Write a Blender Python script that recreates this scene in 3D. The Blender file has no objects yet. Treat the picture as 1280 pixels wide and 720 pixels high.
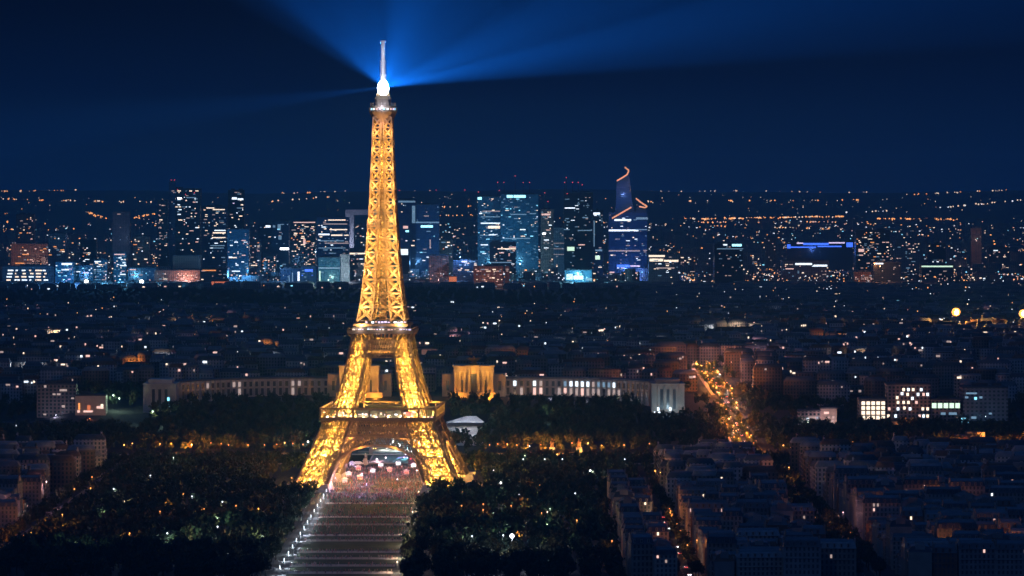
import bpy, math, random
import numpy as np
from mathutils import Vector
random.seed(7)
RNG = np.random.default_rng(11)
S = bpy.context.scene
COL = S.collection
D2R = math.radians

# ------------------------------------------------------------------ camera, sky, fill sun, exposure
F, CZ, HZ = 4500.0, 224.0, 233.0          # focal length in 1280-wide pixels, eye height, horizon row
cam = bpy.data.objects.new('camera', bpy.data.cameras.new('camera'))
COL.objects.link(cam)
cam.location = (0, 0, CZ)
cam.rotation_euler = (D2R(90), 0, 0)
cam.data.lens = 36 * F / 1280
cam.data.sensor_width = 36
cam.data.shift_y = -(360 - HZ) / 1280
cam.data.clip_start = 1
cam.data.clip_end = 60000
S.camera = cam

W = bpy.data.worlds.new('World'); S.world = W; W.use_nodes = True
nt = W.node_tree; nt.nodes.clear()
tc = nt.nodes.new('ShaderNodeTexCoord'); sp = nt.nodes.new('ShaderNodeSeparateXYZ')
rp = nt.nodes.new('ShaderNodeValToRGB'); bg = nt.nodes.new('ShaderNodeBackground'); wo = nt.nodes.new('ShaderNodeOutputWorld')
nt.links.new(tc.outputs['Generated'], sp.inputs[0]); nt.links.new(sp.outputs['Z'], rp.inputs[0])
nt.links.new(rp.outputs[0], bg.inputs[0]); nt.links.new(bg.outputs[0], wo.inputs[0])
cr = rp.color_ramp
cr.elements[0].position = 0.0; cr.elements[0].color = (0.0003, 0.0085, 0.052, 1)
cr.elements[1].position = 1.0; cr.elements[1].color = (0.0025, 0.031, 0.125, 1)
e = cr.elements.new(0.05); e.color = (0.0002, 0.0028, 0.017, 1)
e = cr.elements.new(0.15); e.color = (0.0015, 0.017, 0.09, 1)
bg.inputs[1].default_value = 1.0

fill_sun = bpy.data.lights.new('fill_sun', 'SUN'); fill_sun.energy = 0.055; fill_sun.color = (0.45, 0.66, 1.0); fill_sun.angle = D2R(3)  # added weak sun that lifts roofs and facades
mo = bpy.data.objects.new('fill_sun', fill_sun); COL.objects.link(mo)
mo.rotation_euler = (D2R(52), 0, D2R(-28))

S.view_settings.view_transform = 'Standard'; S.view_settings.look = 'None'
S.view_settings.exposure = 0.0; S.view_settings.gamma = 1.0
S.view_settings.use_curve_mapping = False
S.render.engine = 'CYCLES'
cy = S.cycles
cy.use_light_tree = True
cy.max_bounces = 4; cy.diffuse_bounces = 2; cy.glossy_bounces = 2; cy.transmission_bounces = 2; cy.volume_bounces = 0; cy.transparent_max_bounces = 8
cy.sample_clamp_indirect = 1.5; cy.sample_clamp_direct = 0.0
cy.use_adaptive_sampling = False
cy.use_denoising = True
cy.denoiser = 'OPENIMAGEDENOISE'
cy.denoising_input_passes = 'RGB_ALBEDO_NORMAL'
cy.volume_max_steps = 64

# ------------------------------------------------------------------ terrain and pixel helpers
TY = [0, 3035, 3060, 3180, 3400, 3700, 4600, 5600, 6200, 9500, 11000, 12500, 14500, 17000, 19000, 22000]
TZ = [0, 0, .6, 5, 26, 32, 34, 14, 4, 6, 34, 78, 140, 184, 199, 196]
def ter(x, y):
    ye = y - 170 * min(1, max(0, (abs(x + 99) - 305) / 70)) * (1 if y < 3700 else max(0, (4200 - y) / 500))
    z = float(np.interp(max(ye, min(y, 3030)), TY, TZ))
    if y > 9500:
        k = min(1, (y - 9500) / 4000)
        z += k * (9 * math.sin(x * .0021 + 1.3) + 6 * math.sin(x * .0052 + y * .0006) - 4)
    if 2903 < y < 3001: z = -7.0
    return z
def G(px, py):
    """the ground point seen at a pixel of the 1280 x 720 photograph"""
    y = 1900.0
    while y < 21500:
        x = (px - 640) / F * y
        if CZ - (py - HZ) / F * y <= ter(x, y): break
        y += 6 if y < 7000 else 25
    return (px - 640) / F * y, y, ter((px - 640) / F * y, y)
def XA(px, y): return (px - 640) / F * y
def ZA(py, y): return CZ - (py - HZ) / F * y

# ------------------------------------------------------------------ materials
M = {}
def mat(name, col, rough=.8, var=.25, scale=.15, metal=0, spec=.3):
    m = bpy.data.materials.new(name); m.use_nodes = True
    n = m.node_tree.nodes; l = m.node_tree.links; b = n['Principled BSDF']
    t = n.new('ShaderNodeTexCoord'); no = n.new('ShaderNodeTexNoise'); no.inputs['Scale'].default_value = scale; no.inputs['Detail'].default_value = 5
    l.new(t.outputs['Object'], no.inputs['Vector'])
    r = n.new('ShaderNodeValToRGB'); l.new(no.outputs['Fac'], r.inputs[0])
    r.color_ramp.elements[0].position = .3; r.color_ramp.elements[1].position = .72
    r.color_ramp.elements[0].color = [c * (1 - var) for c in col] + [1]; r.color_ramp.elements[1].color = [min(1, c * (1 + var)) for c in col] + [1]
    oi = n.new('ShaderNodeObjectInfo'); mr = n.new('ShaderNodeMapRange'); mr.inputs[3].default_value = .72; mr.inputs[4].default_value = 1.28
    l.new(oi.outputs['Random'], mr.inputs[0])
    mx = n.new('ShaderNodeMix'); mx.data_type = 'RGBA'; mx.blend_type = 'MULTIPLY'; mx.inputs[0].default_value = 1
    l.new(r.outputs[0], mx.inputs[6]); l.new(mr.outputs[0], mx.inputs[7]); l.new(mx.outputs[2], b.inputs['Base Color'])
    b.inputs['Roughness'].default_value = rough; b.inputs['Metallic'].default_value = metal; b.inputs['Specular IOR Level'].default_value = spec
    M[name] = m
    return m
def gridmat(name, wall, glass, px, pz, fx, fz, rough=.7, grough=.25):
    """a wall with a regular grid of dark glass (true colour of the panes)"""
    m = mat(name, wall, rough)
    n = m.node_tree.nodes; l = m.node_tree.links; b = n['Principled BSDF']
    g = n.new('ShaderNodeNewGeometry'); s = n.new('ShaderNodeSeparateXYZ'); l.new(g.outputs['Position'], s.inputs[0])
    def fr(sock, per, frac):
        d = n.new('ShaderNodeMath'); d.operation = 'DIVIDE'; l.new(sock, d.inputs[0]); d.inputs[1].default_value = per
        f = n.new('ShaderNodeMath'); f.operation = 'FRACT'; l.new(d.outputs[0], f.inputs[0])
        c = n.new('ShaderNodeMath'); c.operation = 'LESS_THAN'; l.new(f.outputs[0], c.inputs[0]); c.inputs[1].default_value = frac
        return c.outputs[0]
    sm = n.new('ShaderNodeMath'); sm.operation = 'ADD'; l.new(s.outputs['X'], sm.inputs[0]); l.new(s.outputs['Y'], sm.inputs[1])
    a = fr(sm.outputs[0], px, fx); c = fr(s.outputs['Z'], pz, fz)
    mu = n.new('ShaderNodeMath'); mu.operation = 'MULTIPLY'; l.new(a, mu.inputs[0]); l.new(c, mu.inputs[1])
    mx = n.new('ShaderNodeMix'); mx.data_type = 'RGBA'; l.new(mu.outputs[0], mx.inputs[0])
    old = b.inputs['Base Color'].links[0].from_socket
    l.new(old, mx.inputs[6]); mx.inputs[7].default_value = list(glass) + [1]; l.new(mx.outputs[2], b.inputs['Base Color'])
    r = n.new('ShaderNodeMapRange'); l.new(mu.outputs[0], r.inputs[0]); r.inputs[3].default_value = rough; r.inputs[4].default_value = grough
    l.new(r.outputs[0], b.inputs['Roughness'])
    return m
def emit(name, col, st, nee='NONE'):
    m = bpy.data.materials.new(name); m.use_nodes = True
    b = m.node_tree.nodes['Principled BSDF']
    b.inputs['Base Color'].default_value = (.2, .2, .2, 1)
    b.inputs['Emission Color'].default_value = list(col) + [1]; b.inputs['Emission Strength'].default_value = st
    m.cycles.emission_sampling = nee
    M[name] = m
    return m
mat('ground', (.045, .045, .05), .95, .3, .02)
mat('asphalt', (.05, .05, .052), .9, .25, .3)
mat('pavement', (.22, .21, .2), .85, .2, .4)
mat('paint', (.8, .8, .78), .6, .05)
mat('grass', (.04, .058, .028), .95, .6, .09)
mat('sand', (.5, .46, .42), .9, .15, .2)
mat('water', (.01, .02, .03), .12, .2, .05, 0, .5)
mat('iron', (.36, .25, .14), .55, .2, .3)
mat('masonry', (.42, .37, .3), .85, .18, .3)
mat('stone', (.42, .38, .32), .85, .15, .1)
mat('stonew', (.45, .42, .38), .85, .15, .1)
mat('wallA', (.36, .31, .27), .85, .2, .15)
mat('wallB', (.3, .27, .26), .85, .2, .15)
mat('brick', (.26, .13, .09), .85, .2, .15)
mat('zinc', (.14, .145, .16), .7, .25, .2)
mat('tile', (.15, .085, .06), .8, .25, .3)
mat('zincL', (.24, .25, .27), .55, .25, .25)
mat('slate', (.07, .08, .1), .75, .25, .3)
mat('glass', (.06, .07, .085), .3, .1, .3, 0, .6)
mat('chim', (.28, .15, .1), .9, .25, .5)
mat('bark', (.06, .045, .035), .95, .3, .5)
mat('leafA', (.034, .05, .028), .75, .5, .25)
mat('leafB', (.048, .058, .032), .75, .5, .25)
mat('leafC', (.075, .062, .025), .75, .5, .25)
mat('metal', (.12, .12, .13), .5, .15, .4, .6)
mat('white', (.7, .7, .7), .6, .1)
mat('cloth', (.75, .75, .78), .8, .06)
mat('bronze', (.3, .2, .1), .5, .2, .4, .4)
mat('skin', (.45, .3, .22), .7, .1)
mat('clothA', (.1, .1, .14), .9, .5, .02); mat('clothB', (.4, .35, .38), .9, .5, .02); mat('clothC', (.35, .1, .12), .9, .4, .02)
mat('carA', (.03, .03, .035), .3, .2, .3, .3); mat('carB', (.5, .5, .5), .3, .1, .3, .3); mat('carC', (.3, .05, .04), .3, .1, .3, .2)
mat('rubber', (.02, .02, .02), .9)
gridmat('cityW', (.25, .22, .21), (.035, .04, .05), 2.9, 3.2, .42, .6)
gridmat('cityP', (.5, .46, .44), (.06, .07, .09), 2.9, 3.2, .42, .6)
gridmat('cityB', (.16, .12, .1), (.03, .03, .04), 2.9, 3.2, .42, .6)
gridmat('subW', (.22, .21, .22), (.04, .045, .06), 4.5, 3.4, .55, .5)
gridmat('gBlue', (.05, .09, .16), (.03, .08, .17), 3.2, 3.7, .8, .68, .4, .15)
gridmat('gDark', (.035, .045, .065), (.02, .03, .045), 3.2, 3.7, .8, .68, .4, .15)
gridmat('gCyan', (.07, .17, .25), (.04, .16, .26), 3.2, 3.7, .8, .68, .4, .15)
gridmat('gBrown', (.26, .15, .12), (.06, .05, .05), 4.0, 3.5, .5, .5)
gridmat('gGrey', (.2, .21, .24), (.06, .07, .09), 4.0, 3.6, .5, .5)
gridmat('gPale', (.45, .45, .5), (.3, .31, .36), 4.0, 4.0, .3, .4)
gridmat('hotelW', (.25, .23, .23), (.03, .04, .06), 3.6, 3.3, .55, .6)
EC = {'w': ((1, .78, .58), 2.0), 'c': ((.75, .88, 1), 2.3), 'b': ((.25, .75, 1), 2.2), 'B': ((.05, .16, 1), 2.0), 'o': ((1, .36, .09), 1.5), 'f': ((1, .4, .12), 2.5),
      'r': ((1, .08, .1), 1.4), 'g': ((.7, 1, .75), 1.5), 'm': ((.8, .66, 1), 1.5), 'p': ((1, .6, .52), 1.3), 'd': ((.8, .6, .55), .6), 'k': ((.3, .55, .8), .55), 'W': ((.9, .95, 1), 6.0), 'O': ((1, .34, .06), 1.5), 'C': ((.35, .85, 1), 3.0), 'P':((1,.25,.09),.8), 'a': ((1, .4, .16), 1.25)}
for k, (c, s) in EC.items(): emit('lit_' + k, c, s)

# ------------------------------------------------------------------ mesh helpers
class MB:
    def __init__(s): s.v = []; s.f = []; s.m = []
    def add(s, vs, fs, mi=0):
        b = len(s.v); s.v += vs; s.f += [tuple(i + b for i in f) for f in fs]; s.m += [mi] * len(fs); return s
    def box(s, c, d, mi=0, bottom=True):
        x, y, z = c; a, b, h = d[0] / 2, d[1] / 2, d[2] / 2
        return s.hexa([(x - a, y - b), (x + a, y - b), (x + a, y + b), (x - a, y + b)], z - h, z + h, mi, bottom)
    def hexa(s, poly, z0, z1, mi=0, bottom=True, top=None):
        n = len(poly); t = top or poly
        fs = [(i, (i + 1) % n, n + (i + 1) % n, n + i) for i in range(n)] + [tuple(range(n, 2 * n))]
        if bottom: fs.append(tuple(reversed(range(n))))
        return s.add([(p[0], p[1], z0) for p in poly] + [(p[0], p[1], z1) for p in t], fs, mi)
    def bar(s, p, q, w, mi=0):
        p = Vector(p); q = Vector(q); d = (q - p)
        if d.length < 1e-6: return s
        d.normalize(); u = d.cross(Vector((0, 0, 1)) if abs(d.z) < .9 else Vector((1, 0, 0))).normalized() * w / 2; v = d.cross(u).normalized() * w / 2
        o = [u + v, v - u, -u - v, u - v]
        return s.add([tuple(p + k) for k in o] + [tuple(q + k) for k in o], [(0, 1, 5, 4), (1, 2, 6, 5), (2, 3, 7, 6), (3, 0, 4, 7)], mi)
    def lathe(s, prof, n=12, c=(0, 0, 0), mi=0):
        vs = []; fs = []
        for r, z in prof:
            for k in range(n):
                a = 2 * math.pi * k / n; vs.append((c[0] + r * math.cos(a), c[1] + r * math.sin(a), c[2] + z))
        for j in range(len(prof) - 1):
            for k in range(n): fs.append((j * n + k, j * n + (k + 1) % n, (j + 1) * n + (k + 1) % n, (j + 1) * n + k))
        fs.append(tuple(reversed(range(n)))); fs.append(tuple(range((len(prof) - 1) * n, len(prof) * n)))
        return s.add(vs, fs, mi)
    def mesh(s, name, mats, smooth=False):
        me = bpy.data.meshes.new(name); me.from_pydata(s.v, [], s.f)
        for m in (mats if isinstance(mats, (list, tuple)) else [mats]): me.materials.append(M[m] if isinstance(m, str) else m)
        me.polygons.foreach_set('material_index', s.m)
        if smooth: me.polygons.foreach_set('use_smooth', [True] * len(s.f))
        me.update(); return me
    def build(s, name, mats, parent=None, smooth=False): return ob(name, s.mesh(name, mats, smooth), parent)
def ob(name, me, parent=None, loc=None, scale=None, rz=None):
    o = bpy.data.objects.new(name, me); COL.objects.link(o)
    if parent is not None: o.parent = parent
    if loc is not None: o.location = loc
    if scale is not None: o.scale = scale
    if rz is not None: o.rotation_euler = (0, 0, rz)
    return o
def tag(o, label, cat, group=None):
    o['label'] = label; o['category'] = cat
    if group: o['group'] = group
    return o
def thing(name, label, cat, loc=(0, 0, 0), rz=0, group=None):
    return tag(ob(name, None, None, loc, None, rz), label, cat, group)
def kind(o, k='structure'): o['kind'] = k; return o
def lamp(name, loc, p, col, parent=None, r=.3, shape='POINT'):
    d = bpy.data.lights.new(name, shape); d.energy = p; d.color = col; d.shadow_soft_size = r
    return ob(name, d, parent, loc)
UNIT = {}
def litwin(k, parent, loc, size, rz=0):
    """one lit window or strip: a shallow box, its own part"""
    if k not in UNIT: UNIT[k] = MB().box((0, 0, 0), (1, 1, 1)).mesh('lit_window', 'lit_' + k)
    return ob('lit_window', UNIT[k], parent, loc, size, rz)
def raw(name, v, f, mats, mi=None, k='stuff'):
    me = bpy.data.meshes.new(name); v = np.asarray(v, dtype=np.float32); f = np.asarray(f, dtype=np.int32); n = f.shape[1]
    me.vertices.add(len(v)); me.vertices.foreach_set('co', v.ravel()); me.loops.add(f.size); me.loops.foreach_set('vertex_index', f.ravel())
    me.polygons.add(len(f)); me.polygons.foreach_set('loop_start', np.arange(0, f.size, n, dtype=np.int32))
    for m in mats: me.materials.append(M[m])
    if mi is not None: me.polygons.foreach_set('material_index', np.asarray(mi, dtype=np.int32))
    me.update(calc_edges=True); me.validate()
    return kind(ob(name, me), k)

# ------------------------------------------------------------------ haze: the night air
HB = MB().box((0, 10850, 206), (9000, 23100, 430))
hz = bpy.data.materials.new('haze'); hz.use_nodes = True; hn = hz.node_tree.nodes; hn.clear()
pv = hn.new('ShaderNodeVolumePrincipled'); ho = hn.new('ShaderNodeOutputMaterial'); hz.node_tree.links.new(pv.outputs[0], ho.inputs['Volume'])
pv.inputs['Color'].default_value = (.22, .78, 1, 1); pv.inputs['Density'].default_value = 5.5e-5; pv.inputs['Anisotropy'].default_value = 0.0
pv.inputs['Density Attribute'].default_value = ''
kind(HB.build('haze', hz), 'stuff')

# ------------------------------------------------------------------ ground, river, roads
def ground():
    ys = sorted(set(list(range(-300, 2700, 200)) + [2800, 2902.9, 2903.1, 3000.9, 3001.1, 3035, 3060, 3120, 3180] + list(range(3200, 6300, 100)) + list(range(6400, 22001, 200))))
    xs = [-4140, -3000, -2200, -1600, -1200, -900, -700, -550, -470, -404, -380, -340, -300, -200, -99, 0, 100, 199, 206, 240, 276, 330, 400, 500, 650, 850, 1100, 1500, 2100, 3000, 4140]
    v = [(x, y, ter(x, y)) for y in ys for x in xs]; n = len(xs)
    f = [(j * n + i, j * n + i + 1, (j + 1) * n + i + 1, (j + 1) * n + i) for j in range(len(ys) - 1) for i in range(n - 1)]
    MBg = MB().add(v, f); return kind(MBg.build('ground', 'ground'))
ground()
def sheet(name, x0, x1, y0, y1, m, dz=.05, step=60):
    b = MB(); n = max(1, int((y1 - y0) / step)); ys = [y0 + (y1 - y0) * k / n for k in range(n + 1)]
    for a, c in zip(ys, ys[1:]):
        b.add([(x0, a, ter(0, a) + dz), (x1, a, ter(0, a) + dz), (x1, c, ter(0, c) + dz), (x0, c, ter(0, c) + dz)], [(0, 1, 2, 3)])
    return kind(b.build(name, m))
kind(MB().add([(-4000, 2904, -4.5), (4000, 2904, -4.5), (4000, 3000, -4.5), (-4000, 3000, -4.5)], [(0, 1, 2, 3)]).build('river', 'water'))
AX, TYD = -99.0, 2695.0
AV1, AV2, AV3 = 99.0, 203.0, -306.0
for x, y0, y1 in ((AV1, 1950, 2866), (AV2, 1950, 2866), (AV3, 1950, 2866), (199, 3036, 3800)):
    sheet('road', x - 6, x + 6, y0, y1, 'asphalt')
    for s in (-1, 1):
        kind(MB().hexa([(x + s * 6, y0), (x + s * 10, y0), (x + s * 10, y1), (x + s * 6, y1)][::s], .0, .15).build('pavement', 'pavement')) if y1 < 2900 else sheet('pavement', min(x + s * 6, x + s * 10), max(x + s * 6, x + s * 10), y0, y1, 'pavement', .14)
    mk = MB()
    for k in range(int((y1 - y0) / 12)):
        y = y0 + 12 * k; mk.add([(x - .1, y, ter(0, y) + .07), (x + .1, y, ter(0, y) + .07), (x + .1, y + 4, ter(0, y + 4) + .07), (x - .1, y + 4, ter(0, y + 4) + .07)], [(0, 1, 2, 3)])
    kind(mk.build('road_marking', 'paint'))
sheet('quay_road', -800, 800, 2868, 2890, 'asphalt', .05)
sheet('quay_road', -800, 800, 3010, 3030, 'asphalt', .05)
mat('gravel', (.1, .105, .11), .95, .3, .3)
sheet('path', -138, -63, 1950, 2866, 'gravel', .04)
# lawn panels between sandy cross paths
cross = [2087, 2127, 2168, 2206, 2277, 2312, 2385, 2440, 2545]
for c in cross: sheet('path', -131, -69, c - 6.5, c + 6.5, 'sand', .07)
edges = [1960] + cross + [2600]
for a, b in zip(edges, edges[1:]):
    sheet('lawn', -130, -70, a + (6.5 if a > 1960 else 0), b - 6.5, 'grass', .08)
sheet('path', -130, -70, 3031, 3045, 'pavement', .06)

# quay walls
for nm, y, lab in (('quay_wall', 2902.2, 'pale stone quay wall along the near bank of the river'), ('quay_wall', 3001.9, 'long pale stone quay wall on the far river bank below the lit trees')):
    tag(MB().box((0, y, -3), (1800, 1.4, 8)).build(nm, 'stonew'), lab, 'wall')

# ------------------------------------------------------------------ the iron tower
T = thing('lattice_tower', 'tall iron lattice tower glowing gold with four splayed legs and a white beacon', 'tower', (AX + 2.5, TYD, 0), D2R(-3.2))
pz = [0, 20, 40, 52, 62, 80, 100, 116, 128, 150, 175, 205, 240, 276]
pw = [62.5, 53, 44.5, 39.5, 33.4, 27.6, 23.4, 20.6, 16.6, 13.9, 11.7, 9.6, 7.9, 6.7]
def OW(z): return float(np.interp(z, pz, pw))
def LW(z): return float(np.interp(z, [0, 52, 62, 116, 128, 205, 276], [25, 19.5, 16, 11.5, 10.0, 7.2, 5.9]))
def xface(b, a0, b0, a1, b1, n, w, wh):
    """lattice between two rising edges a and b: n columns of crosses and a rail on top"""
    A0, B0, A1, B1 = map(Vector, (a0, b0, a1, b1))
    for k in range(n):
        p, q = A0.lerp(B0, k / n), A0.lerp(B0, (k + 1) / n); r, t = A1.lerp(B1, k / n), A1.lerp(B1, (k + 1) / n)
        b.bar(p, t, w); b.bar(q, r, w)
        if k: b.bar(p, r, w)
    b.bar(A1, B1, wh)
def corner(sx, sy, z, a, c): return (sx * (OW(z) - a * LW(z)), sy * (OW(z) - c * LW(z)), z)
QUAD = [(0, 0), (1, 0), (1, 1), (0, 1)]
def column(b, sx, sy, zs, cw, n, w, wh, inner=True):
    for z0, z1 in zip(zs, zs[1:]):
        C0 = [corner(sx, sy, z0, *q) for q in QUAD]; C1 = [corner(sx, sy, z1, *q) for q in QUAD]
        for k in range(4):
            b.bar(C0[k], C1[k], cw)
            xface(b, C0[k], C0[(k + 1) % 4], C1[k], C1[(k + 1) % 4], n, w, wh)
        if inner: b.bar(C1[0], C1[2], w); b.bar(C1[1], C1[3], w)
def track(sx, sy, z0, z1):
    """the lift track and stairs that climb inside a leg"""
    b = MB(); n = 14
    for k in range(n):
        za, zb = z0 + (z1 - z0) * k / n, z0 + (z1 - z0) * (k + 1) / n
        for d in (.36, .64):
            b.bar(corner(sx, sy, za, d, .5), corner(sx, sy, zb, d, .5), .9)
        b.bar(corner(sx, sy, za, .36, .5), corner(sx, sy, za, .64, .5), .8)
        b.bar(corner(sx, sy, za, .2, .3 + .4 * (k % 2)), corner(sx, sy, zb, .2, .7 - .4 * (k % 2)), 1.5)
        b.bar(corner(sx, sy, za, .8, .3 + .4 * (k % 2)), corner(sx, sy, zb, .8, .7 - .4 * (k % 2)), 1.5)
    return b
GOLD = (1.0, .53, .095)
TP = 4.0
for sx in (-1, 1):
    for sy in (-1, 1):
        b = MB(); column(b, sx, sy, list(np.linspace(5, 52, 8)), 1.3, 3, .62, .9)
        column(b, sx, sy, list(np.linspace(61, 115, 10)), 1.2, 2, .6, .8)
        leg = b.build('leg', 'iron', T)
        track(sx, sy, 5, 112).build('lift_track', 'iron', leg)
        pd = MB()
        for q in QUAD:
            x, y, z = corner(sx, sy, 0, *q); pd.hexa([(x - 4.5, y - 4.5), (x + 4.5, y - 4.5), (x + 4.5, y + 4.5), (x - 4.5, y + 4.5)], 0, 6, 0, True, [(x - 2.6, y - 2.6), (x + 2.6, y - 2.6), (x + 2.6, y + 2.6), (x - 2.6, y + 2.6)])
        cx, cyy = sx * (OW(0) - 12.5), sy * (OW(0) - 12.5)
        for dx, dy, lx, ly in ((0, -13, 27, 1), (0, 13, 27, 1), (-13, 0, 1, 25), (13, 0, 1, 25)): pd.box((cx + dx, cyy + dy, 1.9), (lx, ly, 3.8))
        pd.build('masonry_base', 'masonry', leg)
        for z, a, c, p in ((9, .5, .5, 15000), (9, .5, .12, 9000), (17, .3, .5, 11000), (17, .75, .2, 11000), (26, .5, .5, 14000), (26, .2, .15, 8000), (35, .5, .5, 12000), (35, .7, .2, 8000), (44, .5, .5, 5000),
                        (64, .5, .5, 12000), (64, .5, .1, 9000), (72, .5, .5, 9000), (81, .5, .5, 9000), (90, .5, .5, 9000), (99, .5, .5, 6500), (108, .5, .5, 4000), (78, .3, .1, 5000), (93, .6, .1, 4000)):
            lamp('floodlight', corner(sx, sy, z, a, c), p * TP, GOLD, T, .5)
        # added ground spots outside that brighten the outer faces
        for ox, oy in ((50, 78), (78, 50)):
            L = lamp('floodlight', (sx * ox, sy * oy, 3), 17000, GOLD, T, .5, 'SPOT'); L.data.spot_size = D2R(62); L.data.spot_blend = .5
            L.rotation_euler = Vector((sx * (44 - ox), sy * (44 - oy), 34)).to_track_quat('-Z', 'Y').to_euler()
# decorative arches and the latticed girders under the first platform
def face(u, v, z, k):     # k-th side: u along it, v outward
    return [(u, -v, z), (v, u, z), (-u, v, z), (-v, -u, z)][k]
for k in range(4):
    b = MB(); N = 28
    P = []
    for j in range(N + 1):
        t = math.pi * j / N; u = -math.cos(t)
        P.append(((u * 35.0, 7 + 26.5 * math.sin(t) ** .9 if 0 < j < N else 7), (u * 38.5, 8 + 32.5 * math.sin(t) ** .9 if 0 < j < N else 8)))
    for (a, c), (d, e2) in zip(P, P[1:]):
        for dv in (0, 2.2):
            va, vc, vd, ve = (OW(q[1]) - .6 - dv for q in (a, c, d, e2))
            A, C, Dd, E2 = face(a[0], va, a[1], k), face(c[0], vc, c[1], k), face(d[0], vd, d[1], k), face(e2[0], ve, e2[1], k)
            b.bar(A, Dd, 1.5); b.bar(C, E2, 1.1); b.bar(A, E2, .5); b.bar(C, Dd, .5); b.bar(A, C, .5)
    b.build('arch', 'iron', T)
    b = MB(); n = 22
    for dv in (0, 2.0):
        for j in range(n):
            u0, u1 = -22 + 44 * j / n, -22 + 44 * (j + 1) / n
            for z0, z1 in ((39.5, 45), (45, 50.5)):
                b.bar(face(u0, OW(z0) - .8 - dv, z0, k), face(u1, OW(z1) - .8 - dv, z1, k), .55); b.bar(face(u1, OW(z0) - .8 - dv, z0, k), face(u0, OW(z1) - .8 - dv, z1, k), .55)
        for z in (39.5, 45, 50.5): b.bar(face(-23, OW(z) - .8 - dv, z, k), face(23, OW(z) - .8 - dv, z, k), .9)
    b.build('girder', 'iron', T)
    b = MB(); n = 12
    for z0, z1 in ((97, 99.5), (102.5, 109.5)):
        for dv in (.6, 3):
            u = OW(z0) - LW(z0) + 1
            for j in range(n):
                u0, u1 = -u + 2 * u * j / n, -u + 2 * u * (j + 1) / n
                b.bar(face(u0, OW(z0) - dv, z0, k), face(u1, OW(z1) - dv, z1, k), .5); b.bar(face(u1, OW(z0) - dv, z0, k), face(u0, OW(z1) - dv, z1, k), .5)
            for z in (z0, z1): b.bar(face(-u - 1, OW(z) - dv, z, k), face(u + 1, OW(z) - dv, z, k), 1.0)
    b.build('girder', 'iron', T)
def ring(b, ro, ri, z0, z1, mi=0):
    m = (ro + ri) / 2; w = ro - ri
    for c, d in (((0, -m), (2 * ro, w)), ((0, m), (2 * ro, w)), ((-m, 0), (w, 2 * ri)), ((m, 0), (w, 2 * ri))): b.box((c[0], c[1], (z0 + z1) / 2), (d[0], d[1], z1 - z0), mi)
# first platform: floor, gallery posts, roof edge and pavilions inside
b = MB(); ring(b, 43, 17, 51.2, 52.4); ring(b, 43.2, 41.8, 59.4, 60.8); ring(b, 43.3, 42.6, 52.4, 53.7)
for k in range(4):
    for j in range(15):
        u = -42.4 + 84.8 * j / 14; b.bar(face(u, 42.5, 52.4, k), face(u, 42.5, 59.6, k), 1.25 if j % 2 == 0 else .5)
    for j in range(60):
        u = -42 + 84 * j / 59; b.bar(face(u, 42.9, 51.2, k), face(u, 39.5, 48.2, k), .45)
fp = b.build('first_platform', 'iron', T)
pv_ = MB()
for k in range(4):
    x0, y0 = face(-16.5, 38, 0, k)[:2]; x1, y1 = face(16.5, 29, 0, k)[:2]
    pv_.box(((x0 + x1) / 2, (y0 + y1) / 2, 55.5), (abs(x1 - x0), abs(y1 - y0), 6.2))
pav = pv_.build('gallery_pavilion', 'glass', fp)
for u in (-40, -37.5, -33, -31, -28, -24.5, -20.5, -14, -12, -9.2, -6, -3.4, -.8, 2, 5.2, 8, 13, 17, 20, 22.6, 26.2, 30.5, 34, 36.8, 39.5):
    litwin(random.choice('mmppcw'), fp, (u, -38.4, 53.4 + random.random() * 4), (random.uniform(1, 2.4), .3, random.uniform(.7, 1.6)))
for u, k in ((-28, 'r'), (22, 'r'), (24.5, 'r')): litwin(k, fp, (u, -39.2, 56), (3.4, .3, 3.2))
for u in range(-38, 40, 9):
    for s in (-1, 1): lamp('floodlight', (u, s * 40.3, 53.2), 6500, (1, .62, .25), T, .3)
for s in (-1, 1):
    for u in (-30, 0, 30): lamp('floodlight', (s * 40.3, u, 53.2), 2200, GOLD, T, .3)
# second platform
b = MB(); ring(b, 24.5, 8, 114.6, 115.8); ring(b, 24.7, 24.2, 115.8, 117.2); ring(b, 20.5, 8, 120, 120.9); ring(b, 20.6, 20.2, 120.9, 122); ring(b, 24.6, 23.4, 118.2, 118.7)
for k in range(4):
    for j in range(15):
        u = -23.5 + 47 * j / 14; b.bar(face(u, 24.2, 114.6, k), face(u * .88, 20.8, 110.5, k), .8)
        b.bar(face(u, 24.3, 115.8, k), face(u, 24.3, 118.3, k), .35)
sp2 = b.build('second_platform', 'iron', T)
pv_ = MB(); ring(pv_, 19, 15, 115.9, 119.9); ring(pv_, 16.4, 12.5, 121, 124.2); pv_.build('gallery_pavilion', 'glass', sp2)
for u in np.arange(-22, 23, 2.2):
    if random.random() < .85: litwin(random.choice('mmmpcmw'), sp2, (u, -24.2, 117.9 + random.random() * .4), (random.uniform(1, 2.1), .3, random.uniform(.7, 1.5)))
for u in np.arange(-18, 19, 2.4):
    if random.random() < .8: litwin(random.choice('mmpc'), sp2, (u, -19.3, 122.8 + random.random() * .5), (random.uniform(1, 2.2), .3, random.uniform(.6, 1.4)))
for k in range(4):
    for u in (-26, -14, 0, 14, 26): lamp('floodlight', face(u, 30, 38 if abs(u) < 20 else 28, k), 4300, (1, .44, .1), T, .5)  # added lamps, with the next row, that brighten the dark arches
    for u in (-12, 12): lamp('floodlight', face(u, 50, 30, k), 4300, (1, .44, .1), T, .5)
    lamp('floodlight', face(0, 14, 104, k), 3000, (1, .45, .2), T, .4)
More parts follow.
